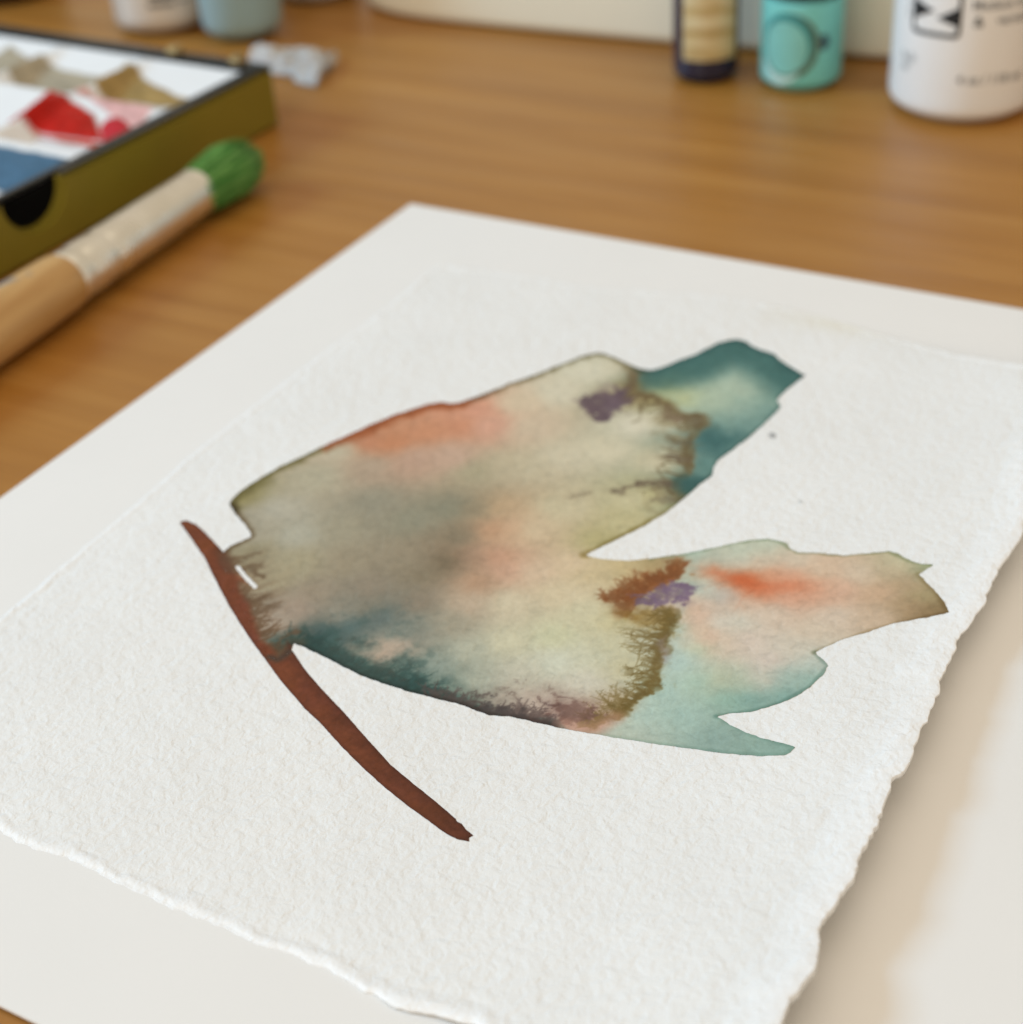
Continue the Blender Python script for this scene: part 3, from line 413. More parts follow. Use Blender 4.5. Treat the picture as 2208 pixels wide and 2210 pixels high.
    for pl,al in (([(-0.2910,-0.0584),(-0.2812,-0.0529),(-0.2672,-0.0519),(-0.2655,-0.0559),(-0.2781,-0.0588),(-0.2881,-0.0621)],.7),([(-0.2869,-0.0743),(-0.2744,-0.0714),(-0.2628,-0.0728),(-0.2610,-0.0785),(-0.2708,-0.0828),(-0.2605,-0.0991),(-0.2650,-0.1050),(-0.2718,-0.0999),(-0.2809,-0.0838)],.8),([(-0.2897,-0.1211),(-0.2786,-0.1328),(-0.2708,-0.1368),(-0.2603,-0.1297),(-0.2531,-0.1274),(-0.2520,-0.1327),(-0.2596,-0.1380),(-0.2703,-0.1420),(-0.2805,-0.1388)],.8),([(-0.2655,-0.1548),(-0.2559,-0.1518),(-0.2454,-0.1448),(-0.2393,-0.1445),(-0.2412,-0.1514),(-0.2519,-0.1563),(-0.2602,-0.1594)],.65),([(-0.2396,-0.2166),(-0.2357,-0.2055),(-0.2292,-0.1966),(-0.2185,-0.1958),(-0.2193,-0.2015),(-0.2276,-0.2026),(-0.2318,-0.2098),(-0.2345,-0.2210)],.75),([(-0.2942,-0.1016),(-0.2881,-0.1002),(-0.2782,-0.1119),(-0.2820,-0.1115),(-0.2889,-0.1043),(-0.2904,-0.1147)],.8)):
        c=mix(c,(92,70,48),blot(P,pl,.004,.014,90,int(al*100)+int(pl[0][1]*-1e3)%50)*al)
    m=blot(P,[(-0.2971,-0.0862),(-0.2890,-0.0915),(-0.2782,-0.1119),(-0.2892,-0.1022),(-0.2938,-0.1059)],.005,.008,60,92);c=mix(c,(132,72,46),m*.9)
    ms=sstep(.003,-.004,ds+.006*fbm(x*70,y*70,93,3))*sstep(-.012,.002,-np.abs(df)*0+(-sdf(P+.008*np.stack([fbm(x*50,y*50,94,3),fbm(x*50,y*50,95,3)],1),np.asarray(base+[(-0.2667,-0.1279),(-0.2834,-0.0835),(-0.3047,-0.0501)])[:,:2])) )
    lb=sdf(P+.008*np.stack([fbm(x*50,y*50,94,3),fbm(x*50,y*50,95,3)],1),np.asarray(FLOWER)[:,:2])
    c=np.where((~inF)[:,None],st,c)
    c=mix(c,st,sstep(-.010,.0,lb)*(ds<.002)*inF*sstep(.30,.26,np.abs(x+.33)))
    dedge,_,_=line_d(P,[(-0.2252,-0.2267),(-0.2301,-0.2328),(-0.2378,-0.2394),(-0.2453,-0.2339)]);c=mix(c,(66,54,44),sstep(.008,.001,dedge+.006*fbm(x*90,y*90,96,3))*.8)
    dedge,_,_=line_d(P,[(-0.3115,-0.0471),(-0.3067,-0.0676),(-0.3014,-0.0814),(-0.2975,-0.0818)]);c=mix(c,(96,66,46),sstep(.011,.001,dedge+.006*fbm(x*90,y*90,97,3))*.7)
    # pigment grain of the sheet's tooth
    gr=fbm(x*330,y*330,98,3,.7)
    gr2=fbm(x*140,y*140,100,3,.6);c=c*(1+.08*gr[:,None]+.04*gr2[:,None])+3.0*fbm(x*30,y*30,99,4)[:,None]
    return np.clip(c,8,250)
# ------------------------------------------------------------------ table
def box_mesh(name,x0,x1,y0,y1,z0,z1,mat,parent=None,bev=.004):
    bm=bmesh.new();bmesh.ops.create_cube(bm,size=1)
    for v in bm.verts:
        v.co=Vector(((x0 if v.co.x<0 else x1)*S,(y0 if v.co.y<0 else y1)*S,(z0 if v.co.z<0 else z1)*S))
    if bev:bmesh.ops.bevel(bm,geom=bm.edges[:],offset=bev*S,segments=3,affect='EDGES')
    me=bpy.data.meshes.new(name);bm.to_mesh(me);bm.free();me.materials.append(mat)
    o=bpy.data.objects.new(name,me);COL.objects.link(o)
    if parent:o.parent=parent
    return o
tag(box_mesh('table',-3.2,3.4,-1.4,3.6,-.14,0,M_wood),'warm brown wooden tabletop with grain running across','table',kind='structure')

# ------------------------------------------------------------------ backing sheet (smooth, straight cut)
TL=np.array((-0.1222,0.8660));BL=np.array((-.866,-.375));e=np.array((.857,-.5153))
TR=TL+e*1.42;BR=BL+e*1.44
def backing():
    n=40;V=[];F=[]
    for k,zz in ((0,.0032),(1,.0004)):
        for j in range(n+1):
            for i in range(n+1):
                u,v=i/n,j/n
                p=(TL*(1-u)+TR*u)*(1-v)+(BL*(1-u)+BR*u)*v
                curl=.006*max(0,(v-.8)/.2)**2*max(0,1-u*1.5)
                V.append((p[0],p[1],zz+curl))
    N=(n+1)**2
    for j in range(n):
        for i in range(n):
            a=j*(n+1)+i;b=a+1;c=a+n+2;d=a+n+1
            F.append((d,c,b,a));F.append((N+a,N+b,N+c,N+d))
    rim=[i for i in range(n+1)]+[(j)*(n+1)+n for j in range(1,n+1)]+[n*(n+1)+i for i in range(n-1,-1,-1)]+[j*(n+1) for j in range(n-1,0,-1)]
    for a,b in zip(rim,rim[1:]+rim[:1]):F.append((a,b,N+b,N+a))
    o=mesh('backing_sheet',V,F,M_board,None,False)
    return tag(o,'large smooth white sheet with straight cut edges lying under the painting','paper')
backing()

# ------------------------------------------------------------------ handmade sheet with deckle edges
O=np.array((-.076,.652));EU=np.array((.8597,-.5108))
T0=.0045;HL=.030
def lift(P):
    """height of the sheet's face above the table: flat, curling up towards its right-hand edge"""
    u=(P[...,0]-O[0])*EU[0]+(P[...,1]-O[1])*EU[1]
    return T0+HL*np.clip((u-.48)/.42,0,1.3)**2.2
def relief(P):
    x,y=P[...,0],P[...,1]
    return .0015*fbm(x*9,y*9,201,3)+.0003*fbm(x*45,y*45,205,2)
TOP=[(-0.0752,0.6421),(-0.0054,0.6081),(0.0614,0.5766),(0.1078,0.5474),(0.1513,0.5262),(0.2061,0.5120),(0.2668,0.4941),(0.3139,0.4742),(0.3472,0.4539),(0.3918,0.4250),(0.4330,0.3877),(0.4911,0.3279),(0.5461,0.2704),(0.5827,0.2389),(0.6215,0.2050)]
LEFT=[(-0.0752,0.6421),(-0.1096,0.5841),(-0.1408,0.5282),(-0.1708,0.4800),(-0.2057,0.4291),(-0.2336,0.3843),(-0.2607,0.3435),(-0.3018,0.2758),(-0.3410,0.2138),(-0.3731,0.1574),(-0.3945,0.1143),(-0.4193,0.0656),(-0.4477,0.0159),(-0.4782,-0.0408),(-0.5053,-0.0915),(-0.5313,-0.1391)]
BOT=[(-0.4621,-0.4509),(-0.4461,-0.4610),(-0.4272,-0.4754),(-0.4100,-0.4820),(-0.3876,-0.4933),(-0.3647,-0.5097),(-0.3447,-0.5235),(-0.3256,-0.5332),(-0.3063,-0.5465),(-0.2825,-0.5630),(-0.2643,-0.5716),(-0.2481,-0.5837),(-0.2279,-0.5951),(-0.2060,-0.6059),(-0.1863,-0.6175),(-0.1648,-0.6315),(-0.1477,-0.6434),(-0.1330,-0.6560),(-0.1225,-0.6649),(-0.0982,-0.6771),(-0.0722,-0.6881),(-0.0526,-0.6987)]
RIGHT=[(0.5068,-0.1676),(0.4903,-0.1880),(0.4678,-0.2209),(0.4495,-0.2491),(0.4403,-0.2699),(0.4260,-0.2885),(0.4134,-0.3027),(0.3967,-0.3330),(0.3838,-0.3548),(0.3685,-0.3876),(0.3553,-0.4118),(0.3469,-0.4250),(0.3369,-0.4375),(0.3319,-0.4550),(0.3243,-0.4751),(0.3130,-0.4910),(0.3038,-0.4928),(0.2954,-0.5098),(0.2829,-0.5338),(0.2723,-0.5543),(0.2615,-0.5741),(0.2504,-0.5964),(0.2382,-0.6147),(0.2269,-0.6298),(0.2179,-0.6422),(0.2095,-0.6545),(0.2050,-0.6731),(0.1985,-0.6906),(0.1885,-0.7070),(0.1779,-0.7177),(0.1688,-0.7365)]
def resample(P,n,dens=None):
    P=np.asarray(P);s=np.r_[0,np.cumsum(np.hypot(*np.diff(P,axis=0).T))]
    t=(dens if dens is not None else np.linspace(0,1,n))*s[-1]
    return np.stack([np.interp(t,s,P[:,0]),np.interp(t,s,P[:,1])],1)
def handmade_sheet():
    cTL=np.array(TOP[0])
    # the corners outside the picture close the sheet
    cBL=np.array((-.655,-.330));cTR=np.array(TOP[-1])+np.array((.045,-.022));cBR=np.array(RIGHT[-1])+np.array((-.075,-.135))
    top=np.array(TOP+[tuple(cTR)]);left=np.array(LEFT+[tuple(cBL)])
    bot=np.array([tuple(cBL)]+BOT+[tuple(cBR)]);right=np.array([tuple(cTR)]+RIGHT+[tuple(cBR)])
    NU,NV=300,360
    def dens(n):  # denser towards both ends
        t=np.linspace(0,1,n);return t-.115*np.sin(2*np.pi*t)
    du,dv=dens(NU),dens(NV)
    T=resample(top,NU,du);B=resample(bot,NU,du);L=resample(left,NV,dv);R=resample(right,NV,dv)
    # fray
    for C,amp,sd,nrm in ((T,.0035,1,(.51,.86)),(B,.006,2,(-.51,-.86)),(L,.0035,3,(-.86,.51)),(R,.005,4,(.86,-.51))):
        s=np.r_[0,np.cumsum(np.hypot(*np.diff(C,axis=0).T))]
        n=fbm(s*48,s*0+.3,300+sd,6,.68)
        C+=np.outer(n*amp*2*np.sin(np.pi*np.linspace(0,1,len(C)))**.3,nrm)
    u=du[None,:,None];v=dv[:,None,None]
    G=(1-v)*T[None]+v*B[None]+(1-u)*L[:,None]+u*R[:,None]-((1-u)*(1-v)*T[0]+u*(1-v)*T[-1]+(1-u)*v*B[0]+u*v*B[-1])
    P=G.reshape(-1,2)
    dT=np.repeat(dv,NU)*1.14;dB=np.repeat(1-dv,NU)*1.14;dL=np.tile(du,NV)*.9;dR=np.tile(1-du,NV)*.9
    z=lift(P)+relief(P)
    wob=fbm(P[:,0]*40,P[:,1]*40,311,4,.6)
    wob2=fbm(P[:,0]*85,P[:,1]*85,317,3,.5)
    fib=np.zeros(len(P))
    for d,w_,k in ((dT,.011,.26),(dB,.014,.55),(dL,.009,.28),(dR,.034,.42)):
        ww=w_*(1+1.1*wob)
        z+=k*(-.0013*np.exp(-((d-ww*1.25)/(ww*.35))**2)*(1+.9*wob2)+.0015*np.exp(-((d-ww*.45)/(ww*.38))**2)*(1+1.3*wob2)+.0012*wob2*np.exp(-d/ww)+.0016*fbm(P[:,0]*190,P[:,1]*190,323,3)*np.exp(-d/(ww*.8)))
        z-=.0024*np.exp(-d/(ww*.14))*k**.5
        fib=np.maximum(fib,np.clip(1.15-d/(ww*1.05)+.5*wob2,0,1)*min(1,k*1.25))
    # the right rim curls and waves as it lifts
    z+=np.exp(-dR/.05)*(.010*fbm(P[:,0]*0+np.repeat(dv,NU)*7,P[:,1]*0,331,3)+.003)
    flatz=np.minimum(z,99)
    z=np.maximum(z,.0042)
    zb=np.maximum(np.minimum(lift(P)+relief(P)-.0035,z-.0008),.0034)
    V=np.concatenate([np.c_[P,z],np.c_[P,zb]]);n=NU*NV
    j,i=np.mgrid[0:NV-1,0:NU-1];a=(j*NU+i).ravel()
    q1=np.stack([a+NU,a+NU+1,a+1,a],1);q2=np.stack([a,a+1,a+NU+1,a+NU],1)+n
    rim=np.r_[np.arange(NU),np.arange(1,NV)*NU+NU-1,(NV-1)*NU+np.arange(NU-2,-1,-1),np.arange(NV-2,0,-1)*NU]
    nx=np.roll(rim,-1);q3=np.stack([rim,nx,nx+n,rim+n],1)
    o=quads('handmade_paper',V,np.concatenate([q1,q2,q3]),M_art)
    for nm,val in (('fibre',np.r_[fib*.9,np.full(n,.3)]),):
        at=o.data.attributes.new(nm,'FLOAT','POINT');at.data.foreach_set('value',val.astype(np.float32))
    c=(0.4347,0.3737)
    r=((P-c)@EU)/.075;q=((P-c)@np.array((.5108,.8597)))/.028
    stn=.32*np.exp(-(r*r+q*q)*(1+fbm(P[:,0]*30,P[:,1]*30,341,3)))
    at=o.data.attributes.new('stain','FLOAT','POINT');at.data.foreach_set('value',np.r_[stn,stn*0].astype(np.float32))
    return tag(o,'handmade white watercolour sheet with torn deckle edges carrying the painted bloom','painting')
SHEET=handmade_sheet()

from mathutils.bvhtree import BVHTree
_me=SHEET.data;_nt=(300*360);_v=np.empty(len(_me.vertices)*3,np.float32);_me.vertices.foreach_get('co',_v);_v=_v.reshape(-1,3)
_q=np.empty(len(_me.loops),np.int32);_me.loops.foreach_get('vertex_index',_q);_q=_q.reshape(-1,4)[:299*359]
_bv=BVHTree.FromPolygons([tuple(x) for x in _v[:_nt].tolist()],_q.tolist())
def sheet_z(P):
    z=lift(P)+relief(P);u=(P-O)@EU
    for i in range(len(P)):
        hit=_bv.ray_cast(Vector((P[i,0]*S,P[i,1]*S,.2)),Vector((0,0,-1)))
        if hit[0] is not None:z[i]=hit[0].z/S
    return z
# ------------------------------------------------------------------ the painted bloom and its stem stroke
STEP=.00115
def clipped(P0,step,fun,rng):
    """grid cells inside fun<0, rim vertices pulled onto the outline"""
    (x0,y0),(x1,y1)=rng
    gx,gy=np.meshgrid(np.arange(x0,x1,step),np.arange(y0,y1,step));sh=gx.shape
    P=np.stack([gx.ravel(),gy.ravel()],1)
    d=fun(P)
    ins=(d<0).reshape(sh)
    cell=ins[:-1,:-1]|ins[1:,:-1]|ins[:-1,1:]|ins[1:,1:]
    ce=step*.01
    o=np.nonzero((d>=0)&(d<step*1.6))[0]
    if len(o):
        g=np.stack([(fun(P[o]+[ce,0])-fun(P[o]-[ce,0])),(fun(P[o]+[0,ce])-fun(P[o]-[0,ce]))],1)/(2*ce)
        g/=np.maximum(np.hypot(g[:,0],g[:,1]),1e-6)[:,None]
        P[o]-=g*np.minimum(d[o],step*1.45)[:,None]
    idx=np.arange(P.shape[0]).reshape(sh)
    a=idx[:-1,:-1][cell];b=idx[:-1,1:][cell];c=idx[1:,1:][cell];e_=idx[1:,:-1][cell]
    Q=np.stack([a,b,c,e_],1)
    use=np.unique(Q);mp=np.full(P.shape[0],-1);mp[use]=np.arange(len(use))
    return P[use],mp[Q]
def frame(poly,m=.006):
    q=np.asarray(poly)[:,:2];return q.min(0)-m,q.max(0)+m
ragged=lambda P:.0022*fbm(P[:,0]*140,P[:,1]*140,401,3)
def f_flower(P):
    i=near(P,FLOWER,.01);d=np.full(len(P),9.);d[i]=np.maximum(sdf(P[i],FLOWER),-sdf(P[i],SLIT))+ragged(P[i]);return d
def f_stem(P):
    i=near(P,STEM,.01);d=np.full(len(P),9.);d[i]=np.maximum(np.maximum(sdf(P[i],STEM)+ragged(P[i])*.3,-sdf(P[i],SLIT)),-(sdf(P[i],FLOWER)+ragged(P[i])));return d
PAPER_GAIN=1.06
for name,fun,poly,off in (('flower_wash',f_flower,FLOWER,.00028),('stem_stroke',f_stem,STEM,.00024)):
    P,Q=clipped(None,STEP,fun,frame(poly))
    o=quads(name,np.c_[P,sheet_z(P)+off],Q,M_wash,SHEET)
    set_color(o,np.clip(lin(paint_rgb(P,name=='stem_stroke'))*PAPER_GAIN,0,1))
    o['label']='wet in wet wash of grey, peach, teal and olive shaped like a bloom' if name=='flower_wash' else 'rust brown brush stroke painted as the stem'
for k,(cx,cy,rx,col) in enumerate(((0.3065,0.1113)+(.0042,(166,166,165)),(0.3115,-0.0337)+(.0022,(206,206,203)))):
    def blob(P,cx=cx,cy=cy,rx=rx): return np.hypot(P[:,0]-cx,(P[:,1]-cy)/1.7)-rx+.002*fbm(P[:,0]*300,P[:,1]*300,500+k,2)
    P,Q=clipped(None,.0007,blob,((cx-.012,cy-.010),(cx+.012,cy+.010)))
    o=quads('paint_speck',np.c_[P,sheet_z(P)+.0003],Q,M_wash,SHEET);set_color(o,np.tile(lin(col)*PAPER_GAIN,(len(P),1)))

# ------------------------------------------------------------------ bottles
def on_cylinder(name,V2,F,r,rot,z0,mat,parent,eps=.0008):
    """wrap a flat print (arc length, height) round a bottle of radius r; rot = direction of arc 0"""
    V=[((r+eps)*math.cos(rot+s/r),(r+eps)*math.sin(rot+s/r),z0+z) for s,z in V2]
    return mesh(name,V,F,mat,parent)
def grid2(s0,s1,z0,z1,n=24,m=4):
    V=[(s0+(s1-s0)*i/n,z0+(z1-z0)*j/m) for j in range(m+1) for i in range(n+1)]
    F=[(j*(n+1)+i,j*(n+1)+i+1,(j+1)*(n+1)+i+1,(j+1)*(n+1)+i) for j in range(m) for i in range(n)]
    return V,F
def disc2(cx,cz,rx,rz,r0=0,n=40,m=5):
    V=[];F=[]
    for j in range(m+1):
        q=r0+(1-r0)*j/m
        for i in range(n):
            t=2*math.pi*i/n;V.append((cx+rx*q*math.cos(t),cz+rz*q*math.sin(t)))
    for j in range(m):
        for i in range(n):
            k=(i+1)%n;F.append((j*n+i,(j+1)*n+i,(j+1)*n+k,j*n+k))
    return V,F
def poly2(pts,cuts=5):
    bm=bmesh.new();vs=[bm.verts.new((x,y,0)) for x,y in pts];bm.faces.new(vs)
    bmesh.ops.triangulate(bm,faces=bm.faces[:]);
    for _ in range(cuts):
        es=[e for e in bm.edges if abs(e.verts[0].co.x-e.verts[1].co.x)>.010]
        if not es:break
        bmesh.ops.subdivide_edges(bm,edges=es,cuts=1);bmesh.ops.triangulate(bm,faces=bm.faces[:])
    bm.verts.index_update();V=[(v.co.x,v.co.y) for v in bm.verts];F=[[v.index for v in f.verts] for f in bm.faces];bm.free()
    return V,F
def text2(txt,h,x0,z0,shear=0):
    c=bpy.data.curves.new('lettering','FONT');c.body=txt;c.size=1;c.resolution_u=3;c.offset=.012
    ob=bpy.data.objects.new('lettering',c);COL.objects.link(ob)
    dg=bpy.context.evaluated_depsgraph_get();me=bpy.data.meshes.new_from_object(ob.evaluated_get(dg))
    V=[(x0+v.co.x*h*1.35,z0+v.co.y*h*1.35) for v in me.vertices];F=[list(p.vertices) for p in me.polygons]
    bpy.data.objects.remove(ob);bpy.data.meshes.remove(me);bpy.data.curves.remove(c)
    return V,F
def body_prof(r,h,rb,neck,zn,bot=.0075):
    """bottle profile: rounded base edge, straight wall, rounded shoulder, neck"""
    p=[(r-rb*1.6,.0003),(r-rb*1.25,.0003),(r-rb*1.15,bot),(r-rb,bot)]
    for i in range(1,7):
        t=i/6*math.pi/2;p.append((r-rb+rb*math.sin(t),bot+rb-rb*math.cos(t)))
    p+=[(r,h*.35),(r,h*.7),(r,h)]
    for i in range(1,7):
        t=i/6*math.pi/2;p.append((neck+(r-neck)*math.cos(t),h+(zn-h)*math.sin(t)*.75))
    p+=[(neck,zn)]
    return p
def cap(name,r,z0,z1,mat,parent,ribs=36):
    seg=ribs*4;V=[];F=[];pr=[(r*.97,z0),(r,z0+.004),(r,z1-.008),(r*.95,z1-.002),(r*.86,z1)]
    for j,(q,z) in enumerate(pr):
        for i in range(seg):
            t=2*math.pi*i/seg;k=q*(1-(.025 if (i%4) in (0,1) and j in (1,2) else 0));V.append((k*math.cos(t),k*math.sin(t),z))
    for j in range(4):
        for i in range(seg):
            n=(i+1)%seg;F.append((j*seg+i,j*seg+n,(j+1)*seg+n,(j+1)*seg+i))
    F.append(tuple(4*seg+i for i in range(seg)));F.append(tuple(range(seg-1,-1,-1)))
    return mesh(name,V,F,mat,parent,False)
M_black=plain('black_cap_plastic',(.018,.018,.019),.35,.5,.1)
M_turq=plain('turquoise_bottle_plastic',(.19,.60,.55),.36,.5,.05,40)
M_ring=plain('olive_ring_print',(.10,.15,.10),.45,.4,.25,160)
M_disc=plain('pale_turquoise_print',(.22,.56,.51),.4,.4,.06,90)
M_deep=plain('deep_teal_print',(.045,.27,.27),.4,.4,.06,90)
M_arc=plain('mint_white_arc',(.50,.74,.70),.4,.4,.05,90)
M_blot=plain('dark_blue_print',(.035,.07,.10),.5,.4,.3,200)
M_navy=plain('navy_glass',(.016,.018,.045),.16,.6,.1)
M_white=plain('white_bottle_plastic',(.86,.86,.84),.38,.45,.02,30)
M_ink=plain('black_label_ink',(.020,.022,.024),.5,.3,.2,200)
M_grey=plain('grey_label_ink',(.16,.165,.17),.55,.3,.2,200)
M_pale=plain('pale_grey_label_ink',(.52,.55,.56),.55,.3,.08,150)
M_lblue=plain('pale_blue_bottle_plastic',(.30,.42,.43),.36,.5,.04,30)
M_cream=plain('cream_tub_plastic',(.88,.85,.70),.5,.35,.02,12)
M_clear=plain('milky_bottle_plastic',(.60,.52,.44),.35,.45,.05,40)
def gold_mat():
    t=Nt('gold_label');v=t.coord()
    st=t.n('ShaderNodeMapping');st.inputs['Scale'].default_value=(60,60,330);t.l(v,st.inputs[0])
    a=t.noise(st.outputs[0],1,3,.6);w_=t.n('ShaderNodeTexWave',wave_type='BANDS',bands_direction='Z');w_.inputs['Scale'].default_value=40;w_.inputs['Distortion'].default_value=3.5
    t.l(v,w_.inputs['Vector'])
    mx=t.n('ShaderNodeMath',operation='MULTIPLY_ADD');t.l(w_.outputs['Fac'],mx.inputs[0]);mx.inputs[1].default_value=.35;t.l(a,mx.inputs[2])
    t.l(t.ramp(mx.outputs[0],[(.42,(.70,.61,.38)),(.70,(.60,.47,.23)),(.95,(.44,.31,.13))]),t.p.inputs['Base Color'])
    t.p.inputs['Roughness'].default_value=.45;return t.m
M_gold=gold_mat()
R_=math.radians
def bottle(name,x,y,r,h,rb,body,label,neck=.5,extra=.10,capmat=None,group=None):
    e_=empty(name,x,y,.0005);tag(e_,label,'bottle')
    zn=h+extra*.55
    lathe('body',body_prof(r,h,rb,r*neck,zn),body,e_)
    if capmat is not None:cap('cap',r*neck*1.25,zn-.002,zn+extra,capmat,e_)
    return e_
# turquoise paint bottle with a round emblem
b=bottle('paint_bottle',.5580,1.3020,.0707,.150,.012,M_turq,'turquoise paint bottle with a round emblem and black cap','' and 0 or .8,.012)
cap('cap',.0700,.1605,.260,M_black,b)
fa=R_(-101.2)
for nm,(V,F),m,ep in (('emblem_ring',disc2(-.022,.083,.053,.056,.80),M_ring,.0006),('emblem_field',disc2(-.026,.088,.045,.050,.0),M_deep,.0009),('emblem_disc',disc2(-.029,.079,.040,.046),M_disc,.0014),
   ('pale_arc',([((-.029+q*math.cos(R_(200+8*i))),.079+q*1.06*math.sin(R_(200+8*i))) for i in range(14) for q in (.047,.047+.015*math.sin(math.pi*i/13))],[(2*i,2*i+1,2*i+3,2*i+2) for i in range(13)]),M_arc,.0016),  # pale mint crescent along the disc's lower left
   ('emblem_star',poly2([(.040+.013*math.cos(a_)*(1 if i%2 else .55),.088+.015*math.sin(a_)*(1 if i%2 else .55)) for i,a_ in enumerate([2*math.pi*k/14 for k in range(14)])],2),M_blot,.0012)):
    on_cylinder(nm,V,F,.0707,fa,0,m,b,ep)
# navy bottle with a gold label
b=bottle('ink_bottle',.4000,1.3640,.0585,.30,.010,M_navy,'narrow navy glass bottle with a gold printed label','' and 0 or .5,.10,M_black)
fa=R_(-97.9);V,F=grid2(-.048,.056,.044,.26,30,4);on_cylinder('label',V,F,.0585,fa+.08,0,M_gold,b)
# large white bottle
b=bottle('medium_bottle',.7990,1.1440,.1200,.34,.022,M_white,'large white bottle printed with a black boxed emblem, at the right','' and 0 or .5,.12,M_white)
fa=R_(-106.8);r=.1200
lathe('base_seam',[(r+.0004,.0405),(r+.0010,.0415),(r+.0004,.0425)],M_white,b,96,True,False)
def rr(x0,x1,z0,z1,q,n=5):
    P=[]
    for cx,cz,a0 in ((x1-q,z1-q,0),(x0+q,z1-q,90),(x0+q,z0+q,180),(x1-q,z0+q,270)):
        P+=[(cx+q*math.cos(R_(a0+90*i/n)),cz+q*math.sin(R_(a0+90*i/n))) for i in range(n+1)]
    D=[]
    for a,c in zip(P,P[1:]+P[:1]):D+=[(a[0]+(c[0]-a[0])*i/8,a[1]+(c[1]-a[1])*i/8) for i in range(8)]
    return D
ex0,ex1,ez0,ez1=-.0960,-.0105,.145,.231
out=rr(ex0,ex1,ez0,ez1,.010);inn=rr(ex0+.006,ex1-.006,ez0+.007,ez1-.007,.007);n=len(out)
V=out+inn;F=[(i,(i+1)%n,n+(i+1)%n,n+i) for i in range(n)]
on_cylinder('emblem_frame',V,F,r,fa,0,M_ink,b)
# two wedges leave a white zigzag inside the frame
on_cylinder('emblem_wedge',*poly2([(ex0+.005,ez1-.032),(ex0+.042,ez1-.046),(ex0+.005,ez1-.062)]),r,fa,0,M_ink,b)
on_cylinder('emblem_wedge',*poly2([(ex1-.005,ez0+.049),(ex1-.040,ez0+.030),(ex1-.005,ez0+.018)]),r,fa,0,M_ink,b)
for txt,h,x0,z0,m in (('Medium for',.0150,.004,.192,M_grey),('&',.0180,.008,.165,M_ink),('varnish',.0150,.044,.168,M_grey),('4 oz / 118 ml',.0150,-.010,.073,M_grey)):
    V,F=text2(txt,h,x0,z0);on_cylinder('lettering',V,F,r,fa,0,m,b)
for i in range(5):
    V,F=grid2(-.1145+.0065*i,-.1145+.0065*i+.0045,.098-.006*(i%2),.112-.004*(i%3),3,1);on_cylinder('small_print',V,F,r,fa,0,M_pale,b)
for i in range(3):
    V,F=grid2(-.1145+.006*i,-.1145+.006*i+.0045,.080,.090,3,1);on_cylinder('small_print',V,F,r,fa,0,M_pale,b)
for zz in (.166,.178,.192,.206,.218):
    V,F=grid2(-.1065,-.1030,zz,zz+.006,2,1);on_cylinder('small_print',V,F,r,fa,0,M_grey,b)
# pale blue bottle, cloudy bottle and the two at the far left edge
bottle('pale_blue_bottle',-.4700,1.7930,.0805,.20,.028,M_lblue,'pale blue paint bottle behind the far corner of the paint box',.6,.10,M_black)
b=bottle('cloudy_bottle',-.6420,1.9000,.1000,.24,.020,M_clear,'cloudy white bottle with grey print, left of the pale blue bottle',.6,.10,M_white)
fa=R_(-79);V,F=grid2(-.095,.13,.030,.20,36,3);on_cylinder('label',V,F,.1000,fa,0,plain('off_white_label',(.74,.68,.61),.5,.3,.03,50),b)
for q,(x0,x1,z0,z1) in enumerate(((-.030,.022,.062,.071),(-.026,.030,.079,.086),(.030,.050,.066,.071))):
    V,F=grid2(x0,x1,z0,z1,10,1);on_cylinder('label_print',V,F,.1000,fa,0,M_grey,b,.0014)
bottle('brown_jar',-1.0428,2.2249,.1287,.20,.012,plain('dark_brown_glass',(.035,.016,.010),.2,.5,.1),'dark brown jar cut off by the top left corner',.8,.08,M_black)
bottle('beige_bottle',-.3400,2.0450,.0900,.24,.010,plain('beige_plastic',(.50,.44,.38),.4,.4,.04),'beige bottle whose foot shows just right of the pale blue bottle',.6,.10,M_white)

